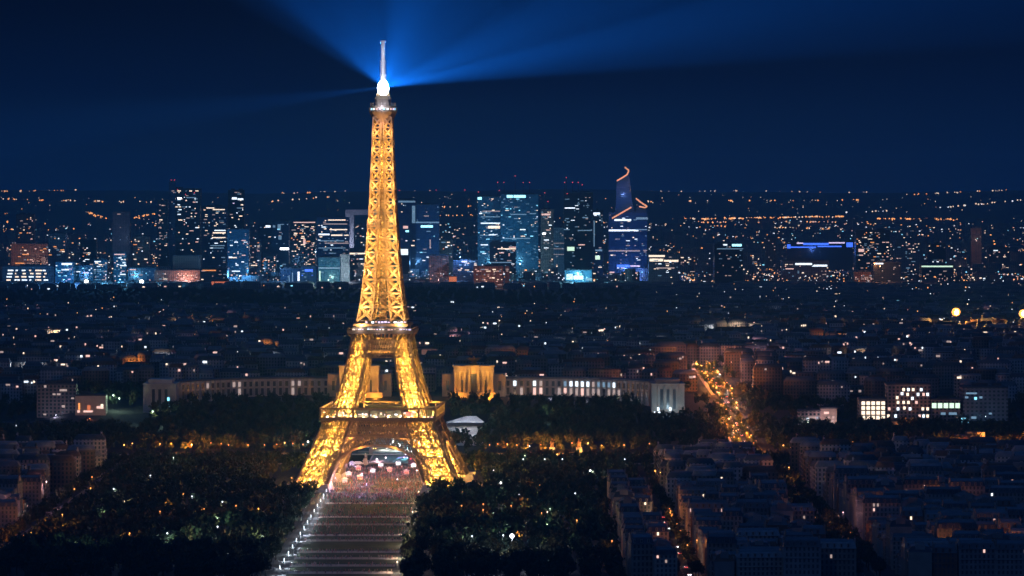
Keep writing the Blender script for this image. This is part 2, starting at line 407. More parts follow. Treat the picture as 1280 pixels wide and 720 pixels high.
for u in (-15, 0, 15): lamp('floodlight', (u, -27.5, 119), 1100, (.9, .8, 1), T, .4)  # added lamps that whiten the platform rim
# the upper shaft
b = MB(); zs = list(np.linspace(124, 205, 9)) + list(np.linspace(205, 276, 10))[1:]
for sx in (-1, 1):
    for sy in (-1, 1): column(b, sx, sy, zs, 1.15, 1, .95, .95, False)
for z0, z1 in zip(zs, zs[1:]):
    for k in range(4):
        u0, u1 = max(.3, OW(z0) - LW(z0)), max(.3, OW(z1) - LW(z1))
        for dv in (.3,):
            b.bar(face(-u1, OW(z1) - dv, z1, k), face(u1, OW(z1) - dv, z1, k), .8)
            if u0 > 1.5: b.bar(face(-u0, OW(z0) - dv, z0, k), face(u1, OW(z1) - dv, z1, k), .5); b.bar(face(u0, OW(z0) - dv, z0, k), face(-u1, OW(z1) - dv, z1, k), .5)
sh = b.build('shaft', 'iron', T)
b = MB()
for x in (-1, 1):
    for y in (-1, 1): b.bar((x * 2.2, y * 2.2, 118), (x * 2.2, y * 2.2, 276), .8)
for z in np.arange(120, 276, 2.2):
    for k in range(4): b.bar(face(-2.2, 2.2, z, k), face(2.2, 2.2, z, k), .7); b.bar(face(-2.2, 2.2, z, k), face(2.2, 2.2, z + 2.2, k), .55)
b.build('lift_shaft', 'iron', sh)
b = MB(); ring(b, 11.1, 7.5, 193.5, 194.3); ring(b, 10.9, 8, 199, 199.6)
for k in range(4):
    for j in range(13): u = -10.6 + 21.2 * j / 12; b.bar(face(u, 10.8, 194, k), face(u, 10.8, 199, k), .5)
b.build('landing', 'iron', sh)
for z in np.arange(126, 274, 6.2):
    o = OW(z); l = LW(z) / 2
    for sx in (-1, 1):
        lamp('floodlight', (sx * (o - l), -(o - l), z), 1900 * (o / 10) ** .8, GOLD, T, .4)
    lamp('floodlight', (0, (o - l) * .6, z + 3), 4200 * (o / 10), GOLD, T, .4)
    if int(z) % 2: lamp('floodlight', (0, -(o - .5 * l), z + 3), 2600 * (o / 10), GOLD, T, .4)
for z, p in ((121, 4500), (134, 3800), (147, 3600), (160, 3200), (173, 3000), (186, 2600), (199, 2300), (212, 2000), (225, 1900), (238, 1700), (251, 1600), (264, 1300)):
    for sx in (-1, 1): lamp('floodlight', (sx * OW(z) * .75, -OW(z) - 4.0, z), p * 1.9, (1, .6, .23), T, .3)  # added lamps in mid-air that brighten the front lattice
# top gallery, beacon and mast
b = MB(); R8 = lambda r, z: [(r * math.cos(a), r * math.sin(a), z) for a in [math.pi / 8 + math.pi / 4 * k for k in range(8)]]
b.lathe([(7.2, 271), (8.4, 275), (10.2, 279), (10.6, 280)], 8)
b.lathe([(9.0, 280), (9.0, 283.4), (9.6, 283.5), (9.6, 284.2)], 8); b.lathe([(6.3, 284.2), (6.0, 289), (6.6, 289.2), (5.0, 292)], 8)
for k in range(24):
    a = 2 * math.pi * k / 24; b.bar((10.4 * math.cos(a), 10.4 * math.sin(a), 280), (10.4 * math.cos(a), 10.4 * math.sin(a), 283.2), .3)
    b.bar((9.4 * math.cos(a), 9.4 * math.sin(a), 284), (9.4 * math.cos(a), 9.4 * math.sin(a), 286.6), .28)
for a in range(8):
    A = 2 * math.pi * a / 8; b.bar((5.0 * math.cos(A), 5 * math.sin(A), 291), (2.2 * math.cos(A), 2.2 * math.sin(A), 301), .5)
tg = b.build('top_gallery', 'iron', T)
for k in range(10):
    a = math.pi * (1 + (k + .5) / 10); litwin('mbcp'[k % 4], tg, (9.15 * math.cos(a), 9.15 * math.sin(a), 281.8), (1.3, .5, 1.3), a + math.pi / 2)
emit('beacon', (.85, .94, 1), 40, 'AUTO')
bc = MB().lathe([(1.6, 292.4), (2.9, 293.2), (4.0, 295.2), (4.3, 297.6), (3.8, 300.2), (2.7, 302.3), (1.4, 303.4)], 16).build('beacon', 'beacon', T, True)
b = MB()
b.lathe([(2.2, 303), (2.2, 307), (2.6, 307.1), (2.6, 308), (1.95, 308.1), (1.95, 317.5), (2.3, 317.6), (2.3, 318.4), (1.45, 318.5), (1.45, 331.5), (2.3, 331.6), (2.4, 333), (1.6, 333.2)], 12)
for z in range(309, 331, 2): b.lathe([(2.25 if z < 318 else 1.75, z), (2.25 if z < 318 else 1.75, z + .7)], 12)
b.build('antenna', 'white', T)
lamp('beacon_light', (0, -7, 303), 1500, (.8, .9, 1), T, .5)
for z, y in ((311, -9), (324, -8)): lamp('floodlight', (0, y, z), 2400, (.8, .8, 1), T, .4)
lamp('floodlight', (0, -13, 284), 5500, (.45, .55, 1), T, .4)
lamp('floodlight', (0, -12, 270), 1800, (1, .5, .3), T, .4)
def beam(ang, half, p, tilt=0, col=(.02, .24, 1), blend=.15):
    d = bpy.data.lights.new('searchlight', 'SPOT'); d.energy = p; d.color = col; d.spot_size = D2R(2 * half); d.spot_blend = blend; d.shadow_soft_size = 1.0
    o = ob('searchlight', d, T, (0, 9, 298.5))
    v = Vector((math.cos(D2R(ang)) * math.cos(D2R(tilt)), -math.sin(D2R(tilt)), math.sin(D2R(ang)) * math.cos(D2R(tilt))))
    o.rotation_euler = v.to_track_quat('-Z', 'Y').to_euler()
    bc.visible_shadow = True
    return o
BEAMS = [beam(75, 71, 1.45e7), beam(9.5, 6.5, 1.7e8, blend=.4), beam(20, 15, 7e7, blend=1), beam(140, 13, 2.6e7, blend=.8), beam(187, 5, 3.5e7, blend=.8), beam(80, 30, 1.5e7, blend=1)]

# ------------------------------------------------------------------ trees
def crown_verts(n, seed, leaf, flat=.62, clumps=10):
    r = np.random.default_rng(seed)
    cc = r.normal(size=(clumps, 3)); cc /= np.linalg.norm(cc, axis=1)[:, None]; cc *= r.uniform(.25, .68, (clumps, 1)); cc[:, 2] = cc[:, 2] * flat
    rad = r.uniform(.26, .46, clumps)
    k = r.integers(0, clumps, n); d = r.normal(size=(n, 3)); d /= np.linalg.norm(d, axis=1)[:, None]
    p = cc[k] + d * (rad[k] * r.uniform(.55, 1.05, n))[:, None]
    a = r.normal(size=(n, 3)); a /= np.linalg.norm(a, axis=1)[:, None]; b2 = np.cross(a, r.normal(size=(n, 3))); b2 /= np.linalg.norm(b2, axis=1)[:, None]
    s = (leaf * r.uniform(.6, 1.3, n))[:, None]
    v = np.stack([p - a * s, p - b2 * s * .6, p + a * s, p + b2 * s * .6], 1).reshape(-1, 3)
    return v
def crown_mesh(seed, m, n=620):
    v = crown_verts(n, seed, .11) * np.array([6.2, 6.2, 8.4]) + np.array([0, 0, 9.4])
    me = bpy.data.meshes.new('crown'); me.from_pydata(v.tolist(), [], [(4 * i, 4 * i + 1, 4 * i + 2, 4 * i + 3) for i in range(n)]); me.materials.append(M[m]); return me
CR = [crown_mesh(k, ('leafA', 'leafB', 'leafA', 'leafC', 'leafA', 'leafB')[k]) for k in range(6)]
def trunk_mesh():
    b = MB(); b.lathe([(.5, 0), (.36, 1.2), (.3, 7), (.2, 11)], 7)
    for k in range(5): a = k * 1.3; b.bar((0, 0, 5.5 + k * .6), (2.8 * math.cos(a), 2.8 * math.sin(a), 9.5 + k * .5), .26)
    return b.mesh('trunk', 'bark')
TR = trunk_mesh()
def tree(x, y, s, label, group, k=None):
    t = thing('tree', label, 'tree', (x, y, ter(x, y)), random.uniform(0, 6.28), group); t.scale = (s * random.uniform(.9, 1.15), s * random.uniform(.9, 1.15), s)
    ob('crown', CR[random.randrange(6) if k is None else k], t); ob('trunk', TR, t)
def jgrid(x0, x1, y0, y1, st):
    return [(x + random.uniform(-.38, .38) * st, y + random.uniform(-.38, .38) * st) for y in np.arange(y0, y1, st) for x in np.arange(x0, x1, st)]
SPOTS_CLEAR = []
treepts = []
for x, y in jgrid(-286, -141, 2006, 2860, 14): treepts.append((x, y, random.uniform(.85, 1.2), 'dark leafy tree in the park left of the lit lawn'))
for x, y in jgrid(-56, 92, 2006, 2860, 14):
    if x < 64 or y > 2520: treepts.append((x, y, random.uniform(.85, 1.2), 'dark leafy tree in the park right of the lit lawn'))
for s in (-1, 1):
    for y in np.arange(2050, 2862, 11):
        treepts.append((AV2 + s * random.uniform(4, 8), y, random.uniform(.6, 1.0), 'street tree along the right dim avenue')); treepts.append((AV1 + s * random.uniform(4.5, 8), y, random.uniform(.4, .8), 'street tree beside the orange lit avenue'))
        treepts.append((AV3 + s * 9, y, random.uniform(.6, 1.0), 'street tree on the lit avenue by the left edge'))
def clear_of_tower(x, y):
    dx, dy = abs(x - AX), abs(y - TYD)
    return not (dx < 80 and -104 < y - TYD < 72) and not (-137 < x < -62)
treepts = [t for t in treepts if clear_of_tower(t[0], t[1]) and abs(t[0]) < .149 * t[1]]
treepts.sort(key=lambda t: t[1])
names = {}
for x, y, s, lab in treepts[:298]:
    tree(x, y, s, lab, lab.split(' ', 1)[0] + ' trees ' + lab.split('tree ', 1)[1])
far = [(x, y, s) for x, y, s, l in treepts[290:]]
for x, y in jgrid(-520, 540, 2862, 2900, 11): far.append((x, y, random.uniform(.7, .95))) if abs(x - AX) > 26 else 0
for x, y in jgrid(-520, 540, 3022, 3036, 13): far.append((x, y, random.uniform(.5, .75))) if abs(x - AX) > 40 else 0
for x, y in jgrid(-520, 560, 3042, 3445, 13):
    if abs(x - AX) > 40 and abs(x - 199) > 13 and not (x > 215 and 3252 < y < 3316) and not (x < -325 and 3180 < y < 3320) and (y < 3345 or x > 215 or x < -345) and not (-62 < x < -24 and 3090 < y < 3240) and not (118 < x < 170 and y > 3235): far.append((x, y, random.uniform(.85, 1.2) * (1 if y < 3290 else .85)))
for x, y in jgrid(-760, 760, 3450, 5600, 62): far.append((x, y, random.uniform(.6, .9))) if abs(x) < .16 * y else 0
for s in (-1, 1):
    for y in np.arange(3036, 3800, 7.5): far.append((199 + s * random.uniform(2.5, 8.5), y, random.uniform(.32, .62)))
for x, y in jgrid(-1050, 1050, 5900, 6480, 20): far.append((x, y, random.uniform(.85, 1.3))) if abs(x) < .15 * y else 0
def merge_trees(pts, name, nq=110, leaf=.2):
    tv = [crown_verts(nq, 100 + k, leaf, .62, 8) * np.array([6.2, 6.2, 8.4]) + np.array([0, 0, 9.2]) for k in range(5)]
    V = []
    MI = []
    for i, (x, y, s) in enumerate(pts):
        a = random.uniform(0, 6.28); c, sn = math.cos(a), math.sin(a); v = tv[i % 5] * s
        V.append(np.stack([v[:, 0] * c - v[:, 1] * sn + x, v[:, 0] * sn + v[:, 1] * c + y, v[:, 2] + ter(x, y)], 1)); MI += [random.choice((0, 0, 1, 1, 2))] * nq
    V = np.concatenate(V); n = len(V) // 4
    return raw(name, V, np.arange(4 * n).reshape(n, 4), ['leafA', 'leafB', 'leafC'], MI)
for x, y in jgrid(-1150, 330, 6480, 7420, 25):
    if -.15 * y < x < XA(800, y): far.append((x, y, random.uniform(.62, .95) * (1 + .22 * math.sin(x * .013 + y * .004))))
merge_trees(far, 'woodland')

# ------------------------------------------------------------------ street and park lamps
HEAD = {}
POLE = MB().lathe([(.14, 0), (.09, .5), (.07, 1)], 6).mesh('pole', 'metal')
def street_lamp(x, y, k, label, p=0, h=8, r=.42, group=None, z=None, tall=1):
    z = ter(x, y) if z is None else z
    t = thing('street_lamp', label, 'lamp', (x, y, z), 0, group)
    ob('pole', POLE, t, None, (1, 1, h))
    if k not in HEAD: HEAD[k] = MB().lathe([(.3, -1), (.85, -.5), (1, 0), (.8, .6), (.25, 1)], 8).mesh('lamp_head', 'lit_' + k)
    ob('lamp_head', HEAD[k], t, (0, 0, h + r * tall), (r, r, r * tall))
    if p: lamp('lamp_light', (0, 0, h - .7), p, {'o': (1, .34, .06), 'O': (1, .29, .04), 'w': (1, .72, .45), 'W': (.85, .92, 1), 'c': (.75, .88, 1), 'g': (.65, 1, .7), 'm': (.55, .4, 1), 'p': (1, .5, .6)}[k], t, .3)
    return t
def lamps(pts, k, label, p, h=8, r=.42, group=None):
    for px, py in pts:
        x, y, z = G(px, py); street_lamp(x, y, k, label, p, h, r, group, z)
# park left and right, seen between the crowns (bottom of each lamp at the pixel)
lamps([(188, 622), (240, 650), (278, 657), (272, 690), (209, 700), (142, 640)], 'c', 'small white park lamp among dark trees left of the lawn', 900, 15, .5, 'white park lamps left of the lawn')
lamps([(115, 622), (200, 668), (255, 665), (295, 660), (93, 638)], 'o', 'small orange park lamp among dark trees left of the lawn', 1500, 14, .5, 'orange park lamps left of the lawn')
lamps([(237, 690), (222, 699), (328, 690)], 'g', 'greenish park lamp shining on grass left of the lawn', 6000, 9, .6, 'greenish park lamps left of the lawn')
lamps([(220, 590)], 'W', 'bluish white lamp beneath the left row of gold lit trees', 5000, 10, .55)
lamps([(323, 662)], 'O', 'single bright orange lamp in the dark park left of the lawn', 4000, 13, .6)
lamps([(617, 615), (649, 648), (629, 702), (719, 646), (654, 600), (681, 600), (590, 704), (703, 600), (781, 600), (662, 582)], 'c', 'small white park lamp among dark trees right of the lawn', 900, 15, .5, 'white park lamps right of the lawn')
lamps([(577, 660), (604, 658), (767, 660), (765, 707), (721, 680), (604, 666), (639, 660)], 'o', 'small orange park lamp among dark trees right of the lawn', 1500, 14, .5, 'orange park lamps right of the lawn')
lamps([(570, 640), (614, 642), (622, 688), (588, 694), (690, 700), (645, 655)], 'g', 'greenish park lamp shining on leaves right of the lawn', 6500, 8, .55, 'greenish park lamps right of the lawn')
lamps([(640, 714)], 'W', 'brightest white floodlight on a pole in the dark park right of the lawn', 16000, 19, 1.3)
lamps([(626, 626)], 'W', 'bright white lamp beside the right foot of the gold tower', 6000, 12, .7)
lamps([(738, 614)], 'W', 'bright white lamp at the far edge of the right park', 3500, 14, .7)
lamps([(819, 612)], 'O', 'bright orange lamp beside the park left of the lit avenue', 5000, 13, .7)
lamps([(142, 512), (149, 516)], 'g', 'green white lamp in the gardens below the left palace wing', 9000, 12, .8, 'green lamps below the left palace wing')
lamps([(191, 533)], 'g', 'brightest green white lamp alone in the gardens left of the tower', 12000, 12, 1.0)
lamps([(678, 530)], 'g', 'pale green lamp in the gardens under the right palace wing', 5000, 10, .6)
lamps([(22, 572)], 'O', 'orange lamp between roofs near the left edge', 6000, 12, .9)
for i in range(26):  # lamps added at random to light the crowns from below
    L = i % 2; y = random.uniform(2110, 2830); x = random.uniform(-270, -150) if L else random.uniform(-52, 60); k = 'goowg'[i % 5]
    street_lamp(x, y, k, 'added low lamp lighting tree crowns ' + ('left' if L else 'right') + ' of the lawn', random.uniform(1500, 6000), random.uniform(9, 15), .38, 'added low lamps among the park trees')
# avenues
for y in np.arange(2065, 2420, 27):
    for s in (-1, 1):
        if random.random() < .7: street_lamp(AV1 + s * 6.4, y + random.uniform(-10, 10), random.choice('ooow'), 'orange lamp lining the bright avenue right of the park', random.uniform(800, 6000), 8, .42, 'lamps of the orange avenue')
for y in (2230, 2250, 2270, 2330, 2500, 2720, 2740, 2765):
    street_lamp(AV2 + random.choice((-6.4, 6.4)), y, 'o', 'orange lamp lining the dim avenue at the right', 6000, 9, .5, 'lamps of the dim right avenue')
for y in (2210, 2235, 2262, 2300, 2420, 2560, 2600, 2690): street_lamp(AV3 + 6.4, y, 'o', 'orange lamp lining the avenue by the left edge', 7000 if y < 2330 else 2500, 9, .5, 'lamps of the left avenue')
for y in np.arange(3040, 3790, 17):
    for s in (-1, 1):
        if random.random() < .85: street_lamp(199 + s * random.uniform(3, 9), y + random.uniform(-12, 12), random.choice('OOOOop'), 'lamp lining the steep orange avenue beyond the river', random.uniform(4000, 26000), random.uniform(5, 9), random.uniform(.2, .5), 'lamps of the steep avenue beyond the river')
for px in (155, 166, 200, 214, 240, 263, 277, 285, 310, 331, 346, 356, 366, 379, 392, 612, 622, 634, 646, 660, 676, 690, 715, 735, 752, 780, 812, 980, 1000, 1016, 1031, 1050, 1066, 1082, 1104, 1130, 1156, 1184, 1207, 1226, 1245):
    big = px in (240, 312, 660, 690, 725, 1155, 1245, 1184)
    street_lamp(XA(px, 3018), 3018 + random.uniform(-4, 6), random.choice('oooO') if not big else 'O', 'orange quay lamp under the trees on the far river bank', random.choice((500, 1200, 4000, 11000)) if not big else 80000, random.uniform(6, 9), .55, 'lamps of the far quay')
for px in (385, 393, 400, 406): street_lamp(XA(px, 3022), 3022, 'W', 'white quay lamp left of the tower beside the bridge', 5000, 9, .7, 'white lamps left of the bridge')
# the row of posts beside the lawn
for y in np.arange(2070, 2625, 40): street_lamp(-133.5, y, 'c', 'tall white post lamp in the row on the left edge of the lawn', 4800, 4.2, .32, 'post lamps on the left edge of the lawn', tall=3.2)
for y in np.arange(2087, 2625, 80): street_lamp(-66.5, y, 'w', 'low warm lamp on the right edge of the lawn', 10000, 6, .4, 'lamps on the right edge of the lawn')
for x, y, k in ((-130, 2650, 'm'), (-112, 2690, 'm'), (-84, 2640, 'p'), (-72, 2720, 'p'), (-120, 2760, 'm'), (-90, 2800, 'p'), (-105, 2600, 'm'), (-100, 2850, 'p'), (-110, 2930, 'p'), (-88, 2975, 'm')):
    street_lamp(x, y, k, 'event lamp above the crowd under the tower', 17000, 9, .4, 'event lamps above the crowd')

for _ in range(56):  # lamps added at random to give the dark quarter a street glow
    y = random.uniform(3480, 5600); px = random.choice((random.uniform(0, 420), random.uniform(540, 1280))); x = XA(px, y)
    k = random.choice('ooppwc'); street_lamp(x, y, k, 'added street lamp glowing between the dim roofs behind the palace', random.uniform(9000, 32000), 17, .5, 'added street lamps between the roofs behind the palace')
for px, py, k, p, lab in ((1128, 662, 'm', 9000, 'violet lamp lighting a house front at the right'), (1238, 680, 'o', 14000, 'orange lamp lighting a brick coloured front at the lower right'), (1196, 668, 'o', 7000, 'orange lamp between roofs right of the violet lit front'), (1212, 690, 'o', 6000, 'lowest orange lamp between roofs at the lower right'), (905, 625, 'p', 5000, 'pink lamp between houses right of the orange avenue'),
        (880, 622, 'w', 5000, 'white lamp between houses right of the orange avenue'), (948, 612, 'p', 5000, 'pink lamp left of the dim avenue'), (985, 590, 'o', 9000, 'orange lamp at the far end of the dim avenue'), (1060, 600, 'w', 4000, 'white lamp among far roofs at the right'), (1090, 625, 'w', 4000, 'white lamp among middle roofs at the right'), (1160, 600, 'p', 4000, 'pink lamp among far roofs at the right'), (1180, 630, 'o', 4000, 'orange lamp among middle roofs at the right'), (870, 690, 'o', 5000, 'orange lamp on a side street off the orange avenue'), (60, 610, 'p', 9000, 'pink lamp between roofs at the left'), (80, 655, 'o', 9000, 'orange lamp between roofs at the lower left'), (20, 640, 'p', 7000, 'pink lamp between roofs at the left edge')):
    x, y, z = G(px, py + 26); street_lamp(x, y - 9, k, lab, p, 19, .4)
# ------------------------------------------------------------------ crowd, cars
def crowd(n):
    b = MB(); b.lathe([(.12, 0), (.16, .8), (.2, .85), (.25, 1.35), (.1, 1.48), (.11, 1.56), (.12, 1.68), (.05, 1.76)], 5)
    tv = np.array(b.v); tf = [f for f in b.f if len(f) == 4]; V, Fa, MI = [], [], []
    for i in range(n):
        r = random.random()
        if r < .62:
            x, y = random.uniform(-133, -66), random.uniform(2575, 2885)
            if random.random() < .55: y = random.choice((2590, 2612, 2650, 2655, 2700, 2760, 2800, 2850)) + random.gauss(0, 7); x += random.gauss(0, 4)
        elif r < .8: x, y = random.uniform(-130, -69), random.uniform(2300, 2600)
        else: x, y = random.uniform(-131, -69), random.choice(cross) + random.uniform(-6, 6)
        h = random.uniform(.92, 1.08); V.append(tv * h + np.array([x, y, .06])); Fa.append(np.array(tf) + i * len(tv)); m = random.randrange(3)
        MI += [m if f[0] < 20 else 3 for f in tf]
    return raw('crowd', np.concatenate(V), np.concatenate(Fa), ['clothA', 'clothB', 'clothC', 'skin'], MI)
crowd(3200)
def car_meshes(m):
    b = MB(); P = [(-2.1, .35), (-2.15, .8), (-1.3, .95), (-.7, 1.45), (.9, 1.45), (1.5, .95), (2.15, .85), (2.1, .35)]
    n = len(P)
    b.add([(-.85, a, z) for a, z in P] + [(.85, a, z) for a, z in P], [tuple(range(n)), tuple(reversed(range(n, 2 * n)))] + [(i, n + i, n + (i + 1) % n, (i + 1) % n) for i in range(n)])
    return b.mesh('body', m)
CARS = [car_meshes(m) for m in ('carA', 'carB', 'carC')]
b = MB(); 
def wheel_mesh():
    b = MB().lathe([(.32, -.1), (.34, 0), (.32, .1)], 10); b.v = [(z, x, y) for x, y, z in b.v]; return b.mesh('wheel', 'rubber')
WH = wheel_mesh()
HLM = MB().box((0, 0, 0), (.7, .2, .5)).mesh('headlight', 'lit_W'); TLM = MB().box((0, 0, 0), (.7, .2, .5)).mesh('taillight', 'lit_r')
def car(x, y, toward, where):
    k = random.randrange(3)
    t = thing('car', ('dark', 'pale', 'red')[k] + ' car with ' + ('white headlights coming down' if toward else 'red taillights climbing') + ' ' + where, 'car', (x, y, ter(x, y) + .16), math.pi if toward else 0, 'cars on ' + where)
    ob('body', CARS[k], t)
    for a in (-.78, .78):
        for c in (-1.3, 1.3): ob('wheel', WH, t, (a, c, .34))
        ob('headlight', HLM, t, (a * .75, 2.15, .75)); ob('taillight', TLM, t, (a * .75, -2.15, .8))
for y in np.arange(3045, 3780, 19):
    for s in (-1, 1):
        if random.random() < .45: car(199 + s * 3, y + random.uniform(-9, 9), s < 0, 'the steep orange avenue beyond the river')
for y in np.arange(2070, 2500, 40):
    if random.random() < .7: car(AV1 + random.choice((-3, 3)), y, random.random() < .5, 'the orange avenue right of the park')

for _ in range(26):  # lamps added at random to light facades in the gaps
    y = random.uniform(2090, 2840); x = random.choice((random.uniform(AV2 + 22, .14 * y), random.uniform(AV2 + 22, .14 * y), random.uniform(AV1 + 14, AV2 - 14), -random.uniform(322, .14 * y) if .14 * y > 330 else random.uniform(210, 290)))
    street_lamp(x, y - 10, random.choice('oopw'), 'added street lamp glowing in a gap between house roofs', random.uniform(1500, 9000), random.uniform(12, 18), .35, 'added lamps in gaps between house roofs')
# ------------------------------------------------------------------ foreground apartment houses
def haussmann(L, Wd, H, wm, rm):
    w = MB(); w.box((0, 0, H / 2), (L, Wd, H)); nf = int(H / 3.1)
    for s in (-1, 1):
        for f in range(nf):
            z = .9 + f * 3.1
            for j in range(int(L / 2.6)):
                x = -L / 2 + 1.3 + (j + .25) * 2.6 * (L - 1.2) / L
                if x > L / 2 - .8: continue
                w.add([(x - .55, s * (Wd / 2 + .04), z), (x + .55, s * (Wd / 2 + .04), z), (x + .55, s * (Wd / 2 + .04), z + 1.95), (x - .55, s * (Wd / 2 + .04), z + 1.95)], [(0, 1, 2, 3)], 1)
        for z in (H - 6.2, 4.0, H - .15): w.box((0, s * (Wd / 2 + .25), z), (L, .5, .22))
    r = MB(); a, c = L / 2 + .1, Wd / 2 + .3; a2, c2 = a - 1.2, c - 1.7
    q = lambda u, v: [(-u, -v), (u, -v), (u, v), (-u, v)]
    r.hexa(q(a, c), H + .01, H + 3.3, 0, True, q(a2, c2)); r.hexa(q(a2, c2), H + 3.31, H + 4.6, 1, False, q(a2 - .5, .6))
    for s in (-1, 1):
        for j in range(int(L / 3.9)):
            x = -L / 2 + 2 + j * 3.9; r.box((x, s * (c - .7), H + 1.5), (1.3, 1.3, 2.2), 2); r.box((x, s * (c - .7), H + 2.7), (1.6, 1.6, .2), 0)
            r.add([(x - .4, s * (c - .01), H + .7), (x + .4, s * (c - .01), H + .7), (x + .4, s * (c - .01), H + 2.3), (x - .4, s * (c - .01), H + 2.3)], [(0, 1, 2, 3)], 3)
    ch = MB(); ch.box((0, 0, 1.6), (.8, Wd * .42, 3.4), 0)
    for j in range(5): ch.lathe([(.17, 3.3), (.13, 4.1)], 6, (0, (j - 2) * Wd * .08, 0), 1)
    return dict(L=L, W=Wd, H=H, wall=w.mesh('wall', [wm, 'glass']), roof=r.mesh('roof', [rm, 'zinc', wm, 'glass']), ch=ch.mesh('chimney', ['wallB', 'chim']))
HT = [haussmann(L, Wd, H, wm, rm) for L, Wd, H, wm, rm in ((17, 12, 18.6, 'wallA', 'slate'), (21, 14, 21.7, 'wallB', 'zinc'), (26, 12, 18.6, 'wallA', 'zincL'), (13, 13, 21.7, 'wallA', 'slate'), (19, 11, 12.4, 'wallB', 'tile'), (14, 12, 18.6, 'brick', 'zinc'), (24, 13, 24.8, 'wallB', 'slate'))]
ROOFN = ['dark slate', 'grey zinc', 'light zinc', 'dark slate', 'brown tile', 'grey zinc', 'dark slate']
NUMW = ['no', 'one', 'two', 'three', 'four', 'five', 'six', 'seven']
nb = [0]
def apartment(x, y, ti, zone, rz=0, nlit=None):
    t = HT[ti]; nl = random.choice((0, 0, 0, 0, 1, 1, 2, 3)) if nlit is None else nlit
    cols = [random.choice('wdcppd') for _ in range(nl)]
    zn = {'right of the dim avenue': 'right of the dim avenue', 'between the two avenues': 'between both avenues'}.get(zone, zone)
    lab = f"{('pale', 'grey', 'long pale', 'narrow pale', 'low grey', 'narrow brick', 'tall grey')[ti]} house with {ROOFN[ti]} roof, {'all dark' if nl == 0 else NUMW[nl] + ' lit window' + ('s' if nl > 1 else '')}, {zn}"
    o = thing('apartment_building', lab, 'building', (x, y, 0), rz, 'apartment houses ' + zone); o.scale = (1, 1, random.uniform(.7, 1.08))
    ob('wall', t['wall'], o); rf = ob('roof', t['roof'], o)
    for s in (-.49, 0, .49):
        if s or t['L'] > 26: ob('chimney', t['ch'], rf, (s * t['L'] + (.4 if s < 0 else -.4 if s > 0 else 0), 0, t['H'] + 1.6))
    nf = int(t['H'] / 3.1)
    for c in cols:
        f = nf - 1 - random.choice((0, 0, 0, 1, 1, 2)); j = random.randrange(int(t['L'] / 2.6) - 1)
        xx = -t['L'] / 2 + 1.3 + (j + .25) * 2.6 * (t['L'] - 1.2) / t['L']
        litwin(c, o, (xx, -t['W'] / 2 - .05, .9 + f * 3.1 + .97), (1.1, .16, 1.9))
    nb[0] += 1
EXTRA = []
def place(x, y, ti, zone, rz):
    if abs(x) > .146 * y + 12: return
    if nb[0] < 296: apartment(x, y, ti, zone, rz)
    else: EXTRA.append((x, y, HT[ti]['L'], HT[ti]['H'] + random.uniform(-2, 3)))
for y in np.arange(2022, 2858, 21):
    def row(x0, x1, zone, kinds):
        x = x0
        while x < x1:
            ti = random.choice(kinds); L = HT[ti]['L']
            if random.random() < .3: place(x + 7, y + random.uniform(0, 10), ti, zone, math.pi / 2 + random.uniform(-.1, .1)); x += 14
            else: place(x + L / 2, y + random.uniform(-5, 5), ti, zone, random.uniform(-.14, .14)); x += L
            if random.random() < .1: x += 7
    row(AV2 + 19, .142 * y + 4, 'right of the dim avenue', range(7))
    row(AV1 + 13, AV2 - 30, 'between the two avenues', (0, 2, 3, 4, 5, 1))
    if y < 2520: row(66, 80, 'between park and orange avenue', (3, 5, 3))
    row(-.142 * y - 10, AV3 - 32, 'left of the left avenue', range(7))
print('APARTMENTS', nb[0])

